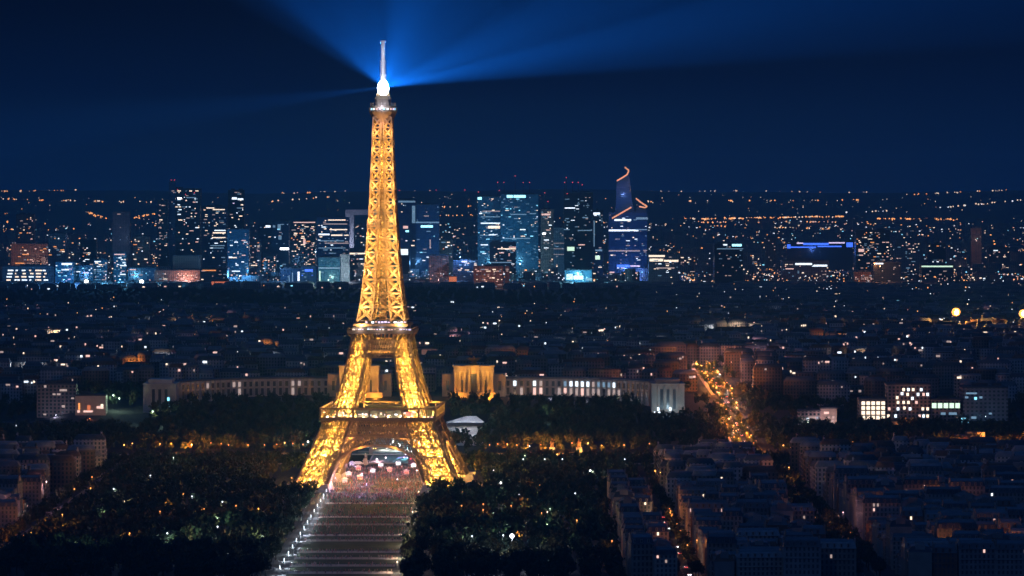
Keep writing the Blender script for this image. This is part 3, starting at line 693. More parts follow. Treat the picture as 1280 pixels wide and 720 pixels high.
# ------------------------------------------------------------------ distant city in one mass: roofs, walls and their lit windows
def city():
    V, Fq, MI = [], [], []
    def boxes(x, y, z, w, d, h, wm, rm, roof):
        a, c = w / 2, d / 2; i = len(V); k = .8 if roof else 1.0; rh = 3.5 if roof else .6
        for (u, v, zz) in ((a, c, 0), (a, c, h), (a * k, c * k, h + rh)):
            V.extend([(x - u, y - v, z + zz), (x + u, y - v, z + zz), (x + u, y + v, z + zz), (x - u, y + v, z + zz)])
        for q in range(4):
            r = (q + 1) % 4; Fq.append((i + q, i + r, i + 4 + r, i + 4 + q)); MI.append(wm); Fq.append((i + 4 + q, i + 4 + r, i + 8 + r, i + 8 + q)); MI.append(rm)
        Fq.append((i + 8, i + 9, i + 10, i + 11)); MI.append(rm)
        if roof and random.random() < .8:
            j = len(V); cx = x + random.choice((-1, 1)) * a * .75
            for zz in (h, h + 6.5): V.extend([(cx - .6, y - 2, z + zz), (cx + .6, y - 2, z + zz), (cx + .6, y + 2, z + zz), (cx - .6, y + 2, z + zz)])
            for q in range(4): r = (q + 1) % 4; Fq.append((j + q, j + r, j + 4 + r, j + 4 + q)); MI.append(wm)
    def win(x, y, z, w, h, m):
        j = len(V); V.extend([(x - w / 2, y, z), (x + w / 2, y, z), (x + w / 2, y, z + h), (x - w / 2, y, z + h), (x - w / 2, y + .4, z), (x + w / 2, y + .4, z), (x + w / 2, y + .4, z + h), (x - w / 2, y + .4, z + h)])
        for f in ((0, 1, 2, 3), (0, 3, 7, 4), (1, 5, 6, 2), (3, 2, 6, 7)): Fq.append(tuple(j + q for q in f)); MI.append(m)
    E = {k: 4 + i for i, k in enumerate('wcopbd')}
    for x, yy, L, h in EXTRA: boxes(x, yy, -1, L, 13, h, random.choice((0, 10, 11)), random.choice((2, 3, 12, 13)), True)
    y = 3455.0
    while y < 5900:
        x = -.15 * y
        while x < .15 * y:
            w = random.uniform(12, 34)
            ok = abs(x + w / 2 - 199) > 30 or y > 3850
            if ok and random.random() < .9:
                h = random.uniform(15, 24) * (1.15 if random.random() < .1 else 1); z = ter(x, y) - 2
                yy = y + random.uniform(-5, 5); boxes(x + w / 2, yy, z, w - 1, 13, h + 2, random.choice((0, 0, 10, 10, 11)), random.choice((2, 2, 3, 12, 13)), random.random() < .8)
                if random.random() < .42:
                    for _ in range(random.choice((1, 1, 1, 2, 3))): win(x + random.uniform(3, w - 3), yy - 6.95, z + h + 2 - random.uniform(1.5, 4.5), random.choice((1, 1.3, 1.6, 2, 4)), random.uniform(1.3, 2.2), E[random.choice('wwcppddd')])
            x += w + (random.choice((0, 0, 0, 14)))
        y += random.uniform(30, 42)
    y = 6540.0
    while y < 12600:
        x = -.15 * y; st = 50 if y < 10000 else 90
        while x < .15 * y:
            w = random.uniform(25, 60)
            if random.random() < .6 and not (y < 7600 and x < XA(790, y)):
                h = random.choice((7, 9, 12)) if y < 7700 else 8 if y < 7950 else random.choice((10, 12, 15, 18, 22, 30)) * random.uniform(.8, 1.3) if random.random() < .93 or y < 8300 else random.uniform(35, 55); z = ter(x, y) - 3
                boxes(x + w / 2, y, z, w * .85, 16, h + 3, 1, random.choice((2, 3)), h < 16)
                if random.random() < (.75 if y > 7700 else .25):
                    for _ in range(random.choice((1, 2, 3, 4, 6) if y > 7700 else (1, 1, 2))): win(x + random.uniform(5, w - 5), y - 8.5, z + h - random.uniform(0, h * .7), random.choice((2, 3, 5)), random.uniform(2, 2.6), E[random.choice('wwwcccooppddb')])
            x += w
        y += st
    return raw('distant_city', V, Fq, ['cityW', 'subW', 'zinc', 'slate'] + ['lit_' + k for k in 'wcfpbd'] + ['cityP', 'cityB', 'zincL', 'tile'], MI)
city()
def far_lights():
    V, Fq, MI = [], [], []; ks = 'owcprbOd'
    def dot(x, y, z, s, k):
        j = len(V); V.extend([(x - s, y, z), (x, y - s, z), (x + s, y, z), (x, y + s, z), (x, y, z + s), (x, y, z - s)])
        for f in ((0, 1, 4), (1, 2, 4), (2, 3, 4), (3, 0, 4), (1, 0, 5), (2, 1, 5), (3, 2, 5), (0, 3, 5)): Fq.append(tuple(j + q for q in f)); MI.append(ks.index(k))
    def scatter(n, y0, y1, x0, x1, cols, s=.00015, clump=0, zz=9):
        for _ in range(n):
            y = random.uniform(y0, y1); px = random.uniform(x0, x1); x = XA(px, y)
            for c in range(1 + (random.randrange(clump) if clump else 0)):
                xx, yy = x + random.gauss(0, 26) * (c > 0), y + random.gauss(0, 40) * (c > 0)
                dot(xx, yy, ter(xx, yy) + random.uniform(zz * .6, zz * 1.5), yy * s * random.uniform(.5, 1.3) * (1.3 if yy > 11500 else 1), random.choice(cols))
    def road(px0, py0, px1, py1, n, cols, jit=6):
        for i in range(int(n * .62)):
            if random.random() < .2: continue
            t = (i + random.uniform(-1, 1)) / (n * .62); t = min(1, max(0, t + .035 * math.sin(t * 37 + px0))); x, y, z = G(px0 + (px1 - px0) * t, py0 + (py1 - py0) * t + random.gauss(0, .5) * (random.random() < .6))
            dot(x + random.gauss(0, jit), y + random.gauss(0, jit * 3), z + 8, y * (.00022 if y > 11500 else .00016) * random.uniform(.5, 1.3), random.choice(cols))
    scatter(90, 3500, 6000, -20, 1300, 'wwcod', .00013, 2, 22)
    scatter(60, 6600, 8000, 820, 1280, 'wwccopd', .00013, 2, 12)
    scatter(900, 7900, 9900, 0, 480, 'wwwccooppdd', .00015, 2, 18)
    scatter(560, 7900, 9900, 470, 900, 'wwcccodb', .00011, 2, 18)
    scatter(1500, 7900, 9900, 850, 1280, 'wwwcoooppdd', .00015, 2, 14)
    scatter(800, 8000, 9900, 850, 1280, 'wooopdd', .00014, 2, 14)
    scatter(700, 9700, 11500, 0, 230, 'wwooopd', .00015, 2, 10)
    scatter(90, 9700, 11500, 230, 620, 'wwood', .00015, 2, 10)
    scatter(1000, 9600, 11000, 800, 1280, 'ooopwwOdd', .00015, 2, 9)
    scatter(170, 11200, 12800, 820, 1280, 'oowd', .0001, 2, 9)
    scatter(230, 12500, 16500, 0, 1280, 'owwd', .00009, 0, 9)
    # strings of lamps along far roads and the ridge
    for a in ((0, 251, 200, 255, 60, 'oww'), (0, 241, 100, 240, 34, 'oow'), (420, 248, 330, 254, 30, 'oww'), (345, 244, 440, 240, 22, 'owp'), (500, 238, 620, 240, 10, 'rpo'), (785, 237, 900, 237, 20, 'wd'), (800, 254, 1110, 252, 80, 'oow'), (890, 238, 1100, 240, 26, 'owd'), (1130, 246, 1280, 238, 40, 'oww'),
              (860, 277, 1060, 273, 260, 'oooOw'), (1095, 276, 1200, 277, 130, 'oOo'), (870, 285, 1080, 290, 170, 'oow'), (860, 281, 1060, 280, 160, 'oopd'), (0, 280, 60, 282, 20, 'Oo'), (0, 290, 190, 288, 60, 'oow'), (107, 268, 131, 275, 34, 'oO'), (168, 275, 189, 270, 26, 'oO'), (550, 272, 600, 272, 24, 'oow'), (545, 262, 600, 260, 18, 'oow'), (550, 288, 590, 287, 22, 'oow'), (1060, 268, 1110, 266, 20, 'wc'), (1180, 262, 1280, 252, 50, 'wwc'), (1190, 334, 1225, 334, 30, 'OoP' [:2])):
        road(*a)
    return raw('distant_street_lights', V, Fq, ['lit_' + ('f' if k in 'oO' else k) for k in ks], MI)
far_lights()

# ------------------------------------------------------------------ towers and blocks that stand out
def block(name, label, cat, y, px0, px1, pyt, facade, strips=(), rnd=(0, 'w'), depth=None, group=None, base=None, top=None, red=(), roof='flat', bays=4.0, wz=2.2, slope=0, x_lim=None):
    x0, x1 = XA(px0, y), XA(px1, y); xc = (x0 + x1) / 2; w = x1 - x0; z = ter(xc, y) - 2 if base is None else base; h = ZA(pyt, y) - z; d = depth or min(max(w * .8, 14), 45)
    t = thing(name, label, cat, (xc, y + d / 2, z), 0, group)
    b = MB(); P = [(-w / 2, -d / 2), (w / 2, -d / 2), (w / 2, d / 2), (-w / 2, d / 2)]
    b.add([(p[0], p[1], 0) for p in P] + [(p[0], p[1], h - (slope if p[0] > 0 else 0)) for p in P], [(0, 1, 5, 4), (1, 2, 6, 5), (2, 3, 7, 6), (3, 0, 4, 7)])
    wall = b.build('wall', facade, t)
    r = MB()
    r.add([(p[0] * 1.002, p[1] * 1.002, h - (slope if p[0] > 0 else 0) + .05) for p in P] + [(p[0] * 1.002, p[1] * 1.002, h + 1.2 - (slope if p[0] > 0 else 0)) for p in P], [(0, 1, 5, 4), (1, 2, 6, 5), (2, 3, 7, 6), (3, 0, 4, 7), (4, 5, 6, 7)])
    if not slope:
        for _ in range(3 if w > 25 else 1): r.box((random.uniform(-.3, .3) * w, random.uniform(-.25, .25) * d, h + 2.4), (w * random.uniform(.12, .3), d * .25, random.uniform(2, 4)))
    r.build('roof', 'slate', t)
    for s in strips:
        a, c, py, k = s[:4]; hh = s[4] if len(s) > 4 else wz
        xa, xb = XA(a, y) - xc, XA(c, y) - xc
        litwin(k, t, ((xa + xb) / 2, -d / 2 - .12, ZA(py, y) - z), (max(xb - xa, 1.2), .5, hh))
    n, ks = rnd; n = min(int(n * 1.8), 92 - len(strips)); ks = ks + ('kd' if n > 8 and y > 7000 else ''); seen = set()
    fl = max(1, int((h - 4) / 3.7)); nc = max(1, int((w - 2) / bays))
    for _ in range(n * 3):
        if len(seen) >= n: break
        f, c = random.randrange(fl), random.randrange(nc)
        if random.random() > .25 + .75 * f / fl or (f, c) in seen: continue
        seen.add((f, c)); L = random.choice((1, 1, 1, 2, 3)); L = min(L, nc - c)
        litwin(random.choice(ks), t, (-w / 2 + 1 + (c + L / 2) * bays * (w - 2) / (nc * bays), -d / 2 - .12, 3 + f * 3.7), (L * bays * random.uniform(.5, .85), .5, wz * random.uniform(.55, 1.05)))
    for px, py in red:
        zz = ZA(py, y) - z; xx = XA(px, y) - xc
        if zz > h + 2: MB().bar((xx, 0, h), (xx, 0, zz), 1.0).build('mast', 'metal', t)
        MB().lathe([(.5, -1), (1.1, -.4), (1.1, .4), (.5, 1)], 8, (xx, 0 if zz > h + 2 else -d / 2 - 1.2, zz)).build('warning_light', 'lit_r', t)
    return t
SK = 'office tower'
block('office_tower', 'slim dark tower with a column of dot lights, leftmost of the skyline cluster', SK, 8300, 197, 210, 250, 'gDark', [(199, 201, p, 'd') for p in range(256, 326, 7)], (14, 'wp'))
block('office_tower', 'tall tower with a red lit spire and a top sloping down to the right', SK, 8350, 211, 250, 236, 'gDark', [(222, 227, 248, 'W', 4), (222, 225, 256, 'c'), (223, 227, 262, 'c'), (222, 226, 268, 'c'), (223, 228, 275, 'w'), (233, 245, 247, 'k')], (52, 'wwcpk'), red=((213, 225), (217, 225), (222, 237), (232, 243), (243, 241)), slope=0)
block('spire_slab', 'thin dark slab rising beside the sloping tower with a red light on top', SK, 8345, 211, 219, 228, 'gBlue', [], (6, 'd'))
block('office_tower', 'broad dark tower with a flat crown and bright dots at its upper right', SK, 8400, 253, 283, 258, 'gBlue', [(258, 268, 252 + 8, 'w'), (266, 281, 262, 'w'), (268, 282, 288, 'c'), (266, 282, 291, 'w', 3), (265, 282, 297, 'w'), (263, 281, 307, 'k'), (262, 280, 310, 'k')], (30, 'wcwk'))
block('office_tower', 'two topped tower crowned with bright white specks at the right of the left cluster', SK, 8450, 285, 305, 238, 'gDark', [(290, 296, 248, 'c', 5), (297, 304, 249, 'c', 4), (291, 293, 254, 'm'), (296, 303, 260, 'k'), (301, 304, 256, 'w')], (18, 'wck'))
block('office_tower', 'blue glass tower standing below the white specked crown', SK, 8100, 284, 311, 287, 'gCyan', [(286, 296, 322, 'w'), (290, 300, 339, 'c'), (286, 300, 344, 'p')], (26, 'wpck'))
block('apartment_tower', 'plain dark grey slab tower with no lit windows left of the spire', 'tower block', 9000, 141, 162, 265, 'gGrey', [], (2, 'd'))
block('apartment_tower', 'pinkish tower block dotted with lights near the left edge', 'tower block', 8800, 20, 42, 268, 'gBrown', [], (20, 'wopd'))
block('apartment_tower', 'squat reddish block beneath the pinkish left tower', 'tower block', 8500, 14, 62, 305, 'gBrown', [(28, 36, 318, 'o'), (44, 52, 330, 'o'), (5 + 14, 30, 329, 'O'), (22, 29, 335, 'o')], (16, 'wopd'))
block('office_block', 'long office block with whole floors of bright white windows at the left edge', 'office block', 7900, 3, 68, 333, 'gGrey',
      [(a + random.uniform(0, 3), a + random.uniform(3, 9), p, random.choice('wwcwc'), 2.8) for p in (338, 342, 346, 350, 354, 358) for a in range(8, 60, 9) if random.random() < .88], (0, 'w'), depth=20)
block('office_block', 'deep blue lit block with white bars at its top beside the bright office block', 'office block', 7880, 69, 92, 328, 'gCyan', [(77, 90, 330, 'c', 4), (77, 86, 337, 'c', 3)], (16, 'bckm'))
block('office_block', 'cyan lit glass block behind the left stadium lamp', 'office block', 7950, 94, 116, 332, 'gCyan', [(104, 111, 341, 'm', 3)], (10, 'bck'))
block('office_block', 'cyan glass block with scattered white windows between the stadium lamps', 'office block', 7980, 117, 134, 325, 'gCyan', [(118, 126, 327, 'c'), (121, 129, 339, 'k')], (16, 'bckw'))
block('office_block', 'narrow cyan tower with pink top lights left of the right stadium lamp', 'office block', 8000, 142, 158, 316, 'gCyan', [(143, 156, 318, 'p'), (150, 158, 332, 'c'), (150, 157, 343, 'c')], (14, 'ckwp'))
block('office_block', 'low blue block behind the right stadium lamp', 'office block', 7960, 160, 196, 335, 'gBlue', [(158 + 4, 170, 329 + 8, 'p')], (10, 'bkp'))
block('office_block', 'windowless brown rectangular block below the spire tower', 'office block', 8000, 216, 249, 320, 'gBrown', [], (0, 'w'))
block('office_block', 'low brown terrace of small pink lights beneath the windowless block', 'office block', 7900, 193, 262, 338, 'gBrown', [(252, 276 - 15, 338.5, 'w')], (26, 'pwd'))
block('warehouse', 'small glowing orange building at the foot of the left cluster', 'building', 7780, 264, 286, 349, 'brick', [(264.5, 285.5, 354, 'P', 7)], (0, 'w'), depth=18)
block('office_block', 'dark block with an amber bar at the left of the orange building', 'office block', 7860, 250, 284, 336, 'gDark', [(253, 270, 338, 'O'), ], (6, 'wd'))
block('office_tower', 'narrow blue tower with a white lit base left of the square arch', SK, 8350, 340, 361, 277, 'gBlue', [(331 + 10, 344, 283, 'k', 5), (347, 351, 284, 'k', 14), (348, 352, 297, 'k', 9), (350, 363 - 2, 311, 'W', 5), ], (8, 'kbc'))
block('office_tower', 'dim blue slab beside the narrow blue tower', SK, 8400, 322, 340, 280, 'gBlue', [(332, 338, 283, 'c', 5)], (10, 'kwd'))
block('office_tower', 'dark tower full of orange and white window dots left of the stepped office block', SK, 8200, 363, 394, 277, 'gDark', [(367, 394, 278, 'p'), (379, 382, 302, 'p', 12)], (58, 'wwpwo'))
block('office_block', 'stepped office block with bright rows of lit floors left of the gold shaft', 'office block', 8150, 396, 436, 272, 'gBlue', [(410, 432, 275, 'w'), (404, 434, 280, 'd'), (405, 408, 286, 'w'), (412, 434, 287, 'w'), (398, 412, 293, 'c', 3.5), (414, 428, 294, 'w', 3), (430, 436, 294, 'w'), (400, 430, 301, 'k'), (406, 436, 304, 'd'), (398, 432, 310, 'k')], (34, 'wcwdk'))
# the hollow square arch
t = thing('square_arch', 'pale hollow square arch building partly behind the gold tower shaft', 'building', (XA(461, 8700), 8720, ter(0, 8700)))
ww = XA(490, 8700) - XA(432, 8700); hh = ZA(262, 8700) - ter(0, 8700)
MB().box((-ww / 2 + 10, 0, (hh - 13) / 2), (20, 60, hh - 13)).build('side_wall', 'gPale', t); MB().box((ww / 2 - 10, 0, (hh - 13) / 2), (20, 60, hh - 13)).build('side_wall', 'gPale', t)
MB().box((0, 0, hh - 6.4), (ww + .5, 61, 13)).build('lintel', 'gPale', t)
lamp('floodlight', (-ww / 2, -90, 60), 260000, (.7, .75, 1), t, 3)
block('office_block', 'sloped teal glass block with a bright white base edge', 'office block', 7900, 398, 425, 322, 'gCyan', [(398, 425, 335, 'k', 3), (399, 400.6, 345, 'g', 22), (400, 413, 355, 'g', 3), (412, 425, 354, 'k')], (4, 'k'))
block('office_block', 'plain white slab tower beside the teal glass block', 'office block', 7890, 426, 437, 318, 'gPale', [], (0, 'w'))
block('office_block', 'low blue block with a glowing blue sign left of the teal block', 'office block', 7920, 376, 397, 333, 'gBlue', [(381, 391, 338, 'B', 5)], (4, 'kB'))
block('office_block', 'low grey block with tall pale vertical windows left of the blue sign', 'office block', 7930, 350, 376, 336, 'gBlue', [(365, 366.2, 347, 'k', 22), (372, 374.5, 347, 'c', 26), (361, 362, 349, 'k', 18)], (3, 'k'))
block('office_block', 'wide block with a bright panel passing behind the gold shaft', 'office block', 8100, 437, 512, 311, 'gDark', [(437, 460, 317, 'w', 3.4), (498, 510, 315, 'c', 13)], (14, 'wcd'))
block('office_block', 'dark block of pink and white dots right below the square arch', 'office block', 8050, 438, 470, 320, 'gDark', [], (20, 'wpc'), depth=20)
block('office_tower', 'glass tower with a pale lit top bar right of the gold shaft', SK, 8300, 496, 520, 250, 'gBlue', [(498, 519, 252, 'k', 4), (515, 519, 268, 'k', 40), (504, 510, 284, 'p', 6), (507, 511, 289, 'C', 4)], (8, 'kcw'))
block('office_tower', 'blue glass tower with a white sign bar halfway up right of the gold shaft', SK, 8250, 520, 549, 256, 'gBlue', [(519.5, 549, 278, 'k', 3), (526, 541, 283, 'C', 5), (530, 536, 270, 'd')], (14, 'kcdb'))
block('office_block', 'dim purple block at the foot of the tower with the white sign bar', 'office block', 8000, 536, 561, 320, 'gBrown', [(537, 538.5, 305, 'd', 20)], (2, 'd'))
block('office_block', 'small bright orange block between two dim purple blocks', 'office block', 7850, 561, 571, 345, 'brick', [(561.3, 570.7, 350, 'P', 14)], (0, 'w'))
block('office_block', 'dark low block with a blue lit roof edge right of the gold shaft', 'office block', 7950, 566, 597, 326, 'gDark', [(577, 584, 322 + 5, 'm', 4), (586, 594, 322 + 5, 'k')], (12, 'wck'))
block('office_tower', 'left half of the cyan double tower, carrying bright cyan corner lamps', SK, 8300, 597, 625, 246, 'gCyan', [(593 + 4.2, 602, 248, 'C', 6), (601, 613, 266, 'k'), (601, 625, 271, 'k'), (601, 625, 279, 'c', 2.5), (610, 625, 284, 'w', 6), (600, 612, 294, 'k'), (611, 620, 293.5, 'c'), (601, 610, 306, 'c'), (603, 625, 264, 'd')], (34, 'ckbw'), red=((622, 228), (629 - 5, 238), (598, 240)))
block('office_tower', 'broad cyan glass tower with a dazzling cyan sign across its top', SK, 8250, 625.5, 673, 243, 'gCyan', [(633.5, 641, 245.5, 'C', 6), (642, 657, 245.5, 'C', 6), (638, 658, 268, 'k'), (662, 670, 267, 'k'), (630, 663, 298, 'k'), (650, 657, 287, 'c')], (46, 'kckbwk'), red=((630, 228), (644, 220), (654, 228), (662, 228)))
block('office_block', 'dark roofed block with warm dotted rows in front of the cyan double tower', 'office block', 8050, 612, 645, 303, 'gDark', [(622, 646 - 1, 311, 'w'), (624, 630, 316, 'p'), (636, 645, 309, 'p'), (600 + 12, 640, 328, 'k')], (22, 'wpck'))
block('office_block', 'brick coloured block with small white windows at the foot of the cyan towers', 'office block', 7850, 592, 629, 333, 'gBrown', [], (20, 'pwdp'), depth=24)
block('office_block', 'narrow brown tower end beside the brick coloured block', 'office block', 7860, 631, 637, 333, 'gBrown', [], (2, 'd'))
block('office_tower', 'dim brown tower with pink windows right of the broad cyan tower', SK, 8200, 676, 692, 262, 'gBrown', [(677, 688, 268, 'p', 4), (678, 682, 292, 'W', 4), (680, 686, 300, 'c')], (20, 'pwcd'), red=((681, 241), (685, 252)))
block('office_tower', 'grey brown slab with faint floors beside the black glass tower', SK, 8150, 692, 705, 285, 'gGrey', [(692, 705, p, 'd', 1) for p in (304, 311, 318)], (6, 'wd'))
block('office_tower', 'black glass tower with three red lights above its roof', SK, 8200, 705, 741, 241, 'gDark', [(706, 719, 260, 'c', 2.5), (728, 735, 272, 'k'), (705, 712, 287, 'k'), (722, 739, 288, 'k'), (709, 718, 311, 'g', 9), (723, 731, 306, 'p')], (30, 'kcdk'), red=((699 + 7, 228), (708, 222), (716, 228), (723, 228), (728, 231), (709, 242)))
block('office_block', 'cyan lobby block glowing at the foot of the black glass tower', 'office block', 7900, 706, 740, 338, 'gCyan', [(708, 716, 346, 'g', 12), (717, 729, 347, 'c', 8), (732, 740, 349, 'k', 6)], (10, 'cgb'))
block('office_tower', 'tower with a thin white vertical light line down its side', SK, 8220, 741.5, 754, 263, 'gDark', [(741.7, 750, 267, 'c', 5), (742, 743.3, 292, 'k', 60), (744, 753, 313, 'k', 4), (744, 750, 322, 'g', 9)], (12, 'wck'))
ft = block('office_tower', 'tallest dark blue tower crowned by curved orange light strips', SK, 8300, 761, 809, 266, 'gBlue', [(768, 789, 275, 'c', 4), (795, 810, 273, 'k', 5), (761, 798, 288, 'c', 4), (761, 800, 313.5, 'd', 3), (804, 809, 313, 'd'), (794, 810 - 1, 287, 'k'), (771, 787, 332.5, 'B', 6), (788, 800, 332.5, 'm', 3), (746 + 16, 768, 341, 'p', 5)], (34, 'kcwd'))
def ribbon(pts, y=8300):
    b = MB(); xc, zc = ft.location.x, ft.location.z
    for (a, c), (d, e2) in zip(pts, pts[1:]): b.bar((XA(a, y) - xc, -24, ZA(c, y) - zc), (XA(d, y) - xc, -24, ZA(e2, y) - zc), 3.2)
    b.build('light_strip', 'lit_a', ft)
ribbon([(771, 226), (778, 222), (784, 218), (786, 213), (781, 209)]); ribbon([(765, 273), (777, 266), (789, 259)]); ribbon([(795, 248), (801, 253), (809, 258), (806, 259.5), (799, 258)])
b = MB(); xc, zc = ft.location.x, ft.location.z
q = [(XA(p, 8300) - xc, ZA(v, 8300) - zc) for p, v in ((769, 266.5), (793, 266.5), (790, 250), (786, 216), (771, 227))]
n = len(q); b.add([(x, -18, z) for x, z in q] + [(x, 6, z) for x, z in q], [tuple(range(n)), tuple(reversed(range(n, 2 * n)))] + [(i, n + i, n + (i + 1) % n, (i + 1) % n) for i in range(n)]); b.build('crown_fin', 'gBlue', ft)
b = MB().box((XA(802, 8300) - xc, 0, ZA(258, 8300) - zc - 12), (22, 24, 22)); b.build('crown_fin', 'gBlue', ft)
block('office_block', 'pale block with several fully lit floors right of the tallest tower', 'office block', 7900, 811, 848, 318, 'gGrey', [(811, 831, 320, 'w', 4), (812, 829, 325, 'w', 6), (830, 848, 326, 'w', 4), (820, 843, 335, 'd', 3), (811, 830, 354, 'w', 4), (832, 848, 354, 'w', 4)], (14, 'wcd'))
block('office_tower', 'lone dark square tower with a white roof sign right of the skyline cluster', SK, 7900, 893, 929, 305, 'gDark', [(904, 909, 294 + 12, 'c', 3), (915, 927, 306.5, 'C', 5), (896, 929, 311, 'k', 2)], (12, 'kwd'))
block('shopping_hall', 'long hall outlined in deep blue light on the right', 'building', 8600, 984, 1066, 304, 'gDark', [(984, 988, 308, 'B', 10), (996, 1004, 304, 'm', 3), (1004, 1036, 305, 'B', 5), (1036, 1056, 303.5, 'm', 3), (1058, 1066, 306, 'B', 11), (988, 1020, 309, 'B', 3), (1022, 1052, 308, 'B', 3)], (0, 'B'), depth=30)
block('office_block', 'dim block with two bright white bars below the long blue hall', 'office block', 8000, 978, 1036, 326, 'gGrey', [(994, 1015, 330, 'c', 4), (1017, 1034, 332, 'c', 4), (982, 992, 336, 'p')], (16, 'wcdp'))
block('office_block', 'dark slab with a long thin white roof line at the far right', 'office block', 8000, 1152, 1192, 331, 'gDark', [(1152, 1191, 333, 'g', 3)], (3, 'd'))
block('water_tower', 'pale pinkish rounded block alone among dots at the far right', 'building', 8900, 1214, 1227, 285, 'gBrown', [], (1, 'd'))
block('apartment_tower', 'brown block on the right beside the long blue hall', 'tower block', 8800, 957, 970, 297, 'gBrown', [], (5, 'pd'))
block('apartment_tower', 'dark apartment tower with many warm dots right of the blue hall', 'tower block', 8300, 1070, 1112, 288, 'gDark', [(1073, 1080, 313, 'p', 7)], (44, 'wpowd'))
block('apartment_tower', 'broad dark block of warm dots under the right ridge', 'tower block', 8300, 1120, 1150, 300, 'gGrey', [], (22, 'wpd'))
block('office_block', 'dim pinkish block of dots at mid right', 'office block', 7900, 1068, 1091, 340, 'gBrown', [], (16, 'pd'))
block('office_block', 'dark block with an orange glow at its foot at mid right', 'office block', 7880, 1092, 1126, 328, 'gDark', [(1094, 1104, 326.5 + 3, 'c', 3)], (4, 'd'))
block('office_block', 'white doored block standing below the two bright white bars', 'office block', 7300, 1033, 1062, 366, 'gGrey', [(1033, 1038, 371, 'c', 16), (1042, 1062, 373, 'k', 4)], (6, 'cd'), depth=20, base=2)
for i, (a, c, tp, n, lab) in enumerate(((60, 82, 292, 14, 'grey tower block of warm dots behind the left offices'), (100, 120, 300, 10, 'dim tower block above the cyan offices'), (165, 186, 296, 10, 'dim low tower block left of the slim dot tower'),
        (312, 326, 300, 14, 'small dark tower between blue towers in the left cluster'), (327, 345, 318, 20, 'low dark block of mixed dots under the dim blue slab'), (550, 566, 300, 8, 'faint dark tower right of the white sign bar'), (655, 676, 322, 18, 'low dotted block under the broad cyan tower'),
        (676, 704, 328, 20, 'low dotted block under the dim brown tower'), (850, 872, 318, 14, 'dim tower block right of the lit pale block'), (935, 952, 316, 9, 'dim tower block right of the lone square tower'), (1160, 1182, 305, 12, 'dim tower block of dots in the right suburb'), (1236, 1262, 310, 14, 'dim tower block of dots at the right edge'))):
    block('apartment_tower', lab, 'tower block', 8150 + 30 * i, a, c, tp, ('gGrey', 'gDark', 'gBrown')[i % 3], [], (n, 'wwpcdo'))
lamp('floodlight', (ft.location.x - 10, 8230, 205), 9e4, (.2, .35, 1), None, 1)  # added lamps, this and the next, that light the crown fins
lamp('floodlight', (ft.location.x + 10, 8255, 222), 3e4, (1, .5, .25), None, 1)
# stadium lamps, and masts added to lift the glow round the far offices
for px, py, yv, p, c in ((108, 352, 7780, 5e5, (.15, .6, 1)), (177, 352, 7780, 5e5, (.15, .6, 1)), (80, 350, 7760, 4e5, (.1, .4, 1)), (150, 350, 7800, 5e5, (.15, .6, 1)), (300, 345, 7950, 4e5, (.1, .45, 1)), (350, 335, 7870, 1.6e5, (.2, .5, 1)), (410, 350, 7820, 1.2e5, (.5, 1, .85)),
        (431, 345, 7800, 1.5e5, (.8, .85, 1)), (520, 330, 8150, 1.5e5, (.15, .45, 1)), (575, 322, 7930, 3e5, (.15, .4, 1)), (612, 330, 8180, 2e5, (.2, .65, 1)), (650, 330, 8120, 2.6e5, (.2, .65, 1)), (723, 345, 7860, 3e5, (.3, .8, 1)), (785, 340, 8200, 3e5, (.12, .3, 1)), (1025, 315, 8480, 1.2e5, (.1, .25, 1)),
        (232, 350, 7880, 1.2e5, (1, .5, .4)), (608, 352, 7760, 1.1e5, (1, .4, .2)), (548, 350, 7900, 1e5, (1, .5, .5)), (30, 330, 8380, 2.5e5, (1, .55, .4)), (1100, 333, 7820, 1.5e5, (1, .4, .15)), (1220, 300, 8800, 8e4, (1, .6, .5)), (150, 300, 8900, 6e4, (.5, .6, 1))):
    x = XA(px, yv)
    t = thing('floodlight_mast', {True: 'stadium floodlight shining cyan at the foot of the left offices', False: 'added floodlight mast washing the office facades of the skyline'}[px in (108, 177)], 'floodlight', (x, yv, ter(x, yv)), 0, 'stadium floodlights' if px in (108, 177) else 'added floodlights of the skyline district')
    h = ZA(py, yv) - ter(x, yv)
    MB().bar((0, 0, 0), (0, 0, max(6, h)), .5).build('mast', 'metal', t)
    if px in (108, 177): MB().lathe([(.8, -4.4), (3.8, -2.4), (4.6, 0), (3.8, 2.4), (.8, 4.4)], 10, (0, 0, h)).build('lamp_head', 'lit_W', t)
    else: MB().lathe([(.3, -.8), (.8, 0), (.3, .8)], 8, (0, 0, max(6, h))).build('lamp_head', 'lit_k', t)
    lamp('lamp_light', (0, -1, max(6, h) + 3), p, c, t, 1.5)
# two very bright sodium masts on the right
for px, py, lab in ((1195, 390, 'dazzling orange lamp on a high mast far right of the tower'), (1279, 392, 'dazzling orange lamp cut by the right edge of the view')):
    x, y, z = G(px, 424); t = thing('floodlight_mast', lab, 'floodlight', (x, y, z)); h = ZA(py, y) - z
    MB().bar((0, 0, 0), (0, 0, h), .5).build('mast', 'metal', t); emit('sodium', (1, .36, .06), 3.2)
    MB().lathe([(1, -5), (4, -3.8), (5.6, 0), (4, 3.8), (1, 5)], 12, (0, 0, h)).build('lamp_head', 'sodium', t); lamp('lamp_light', (0, -6, h), 2.5e5, (1, .5, .12), t, 1)

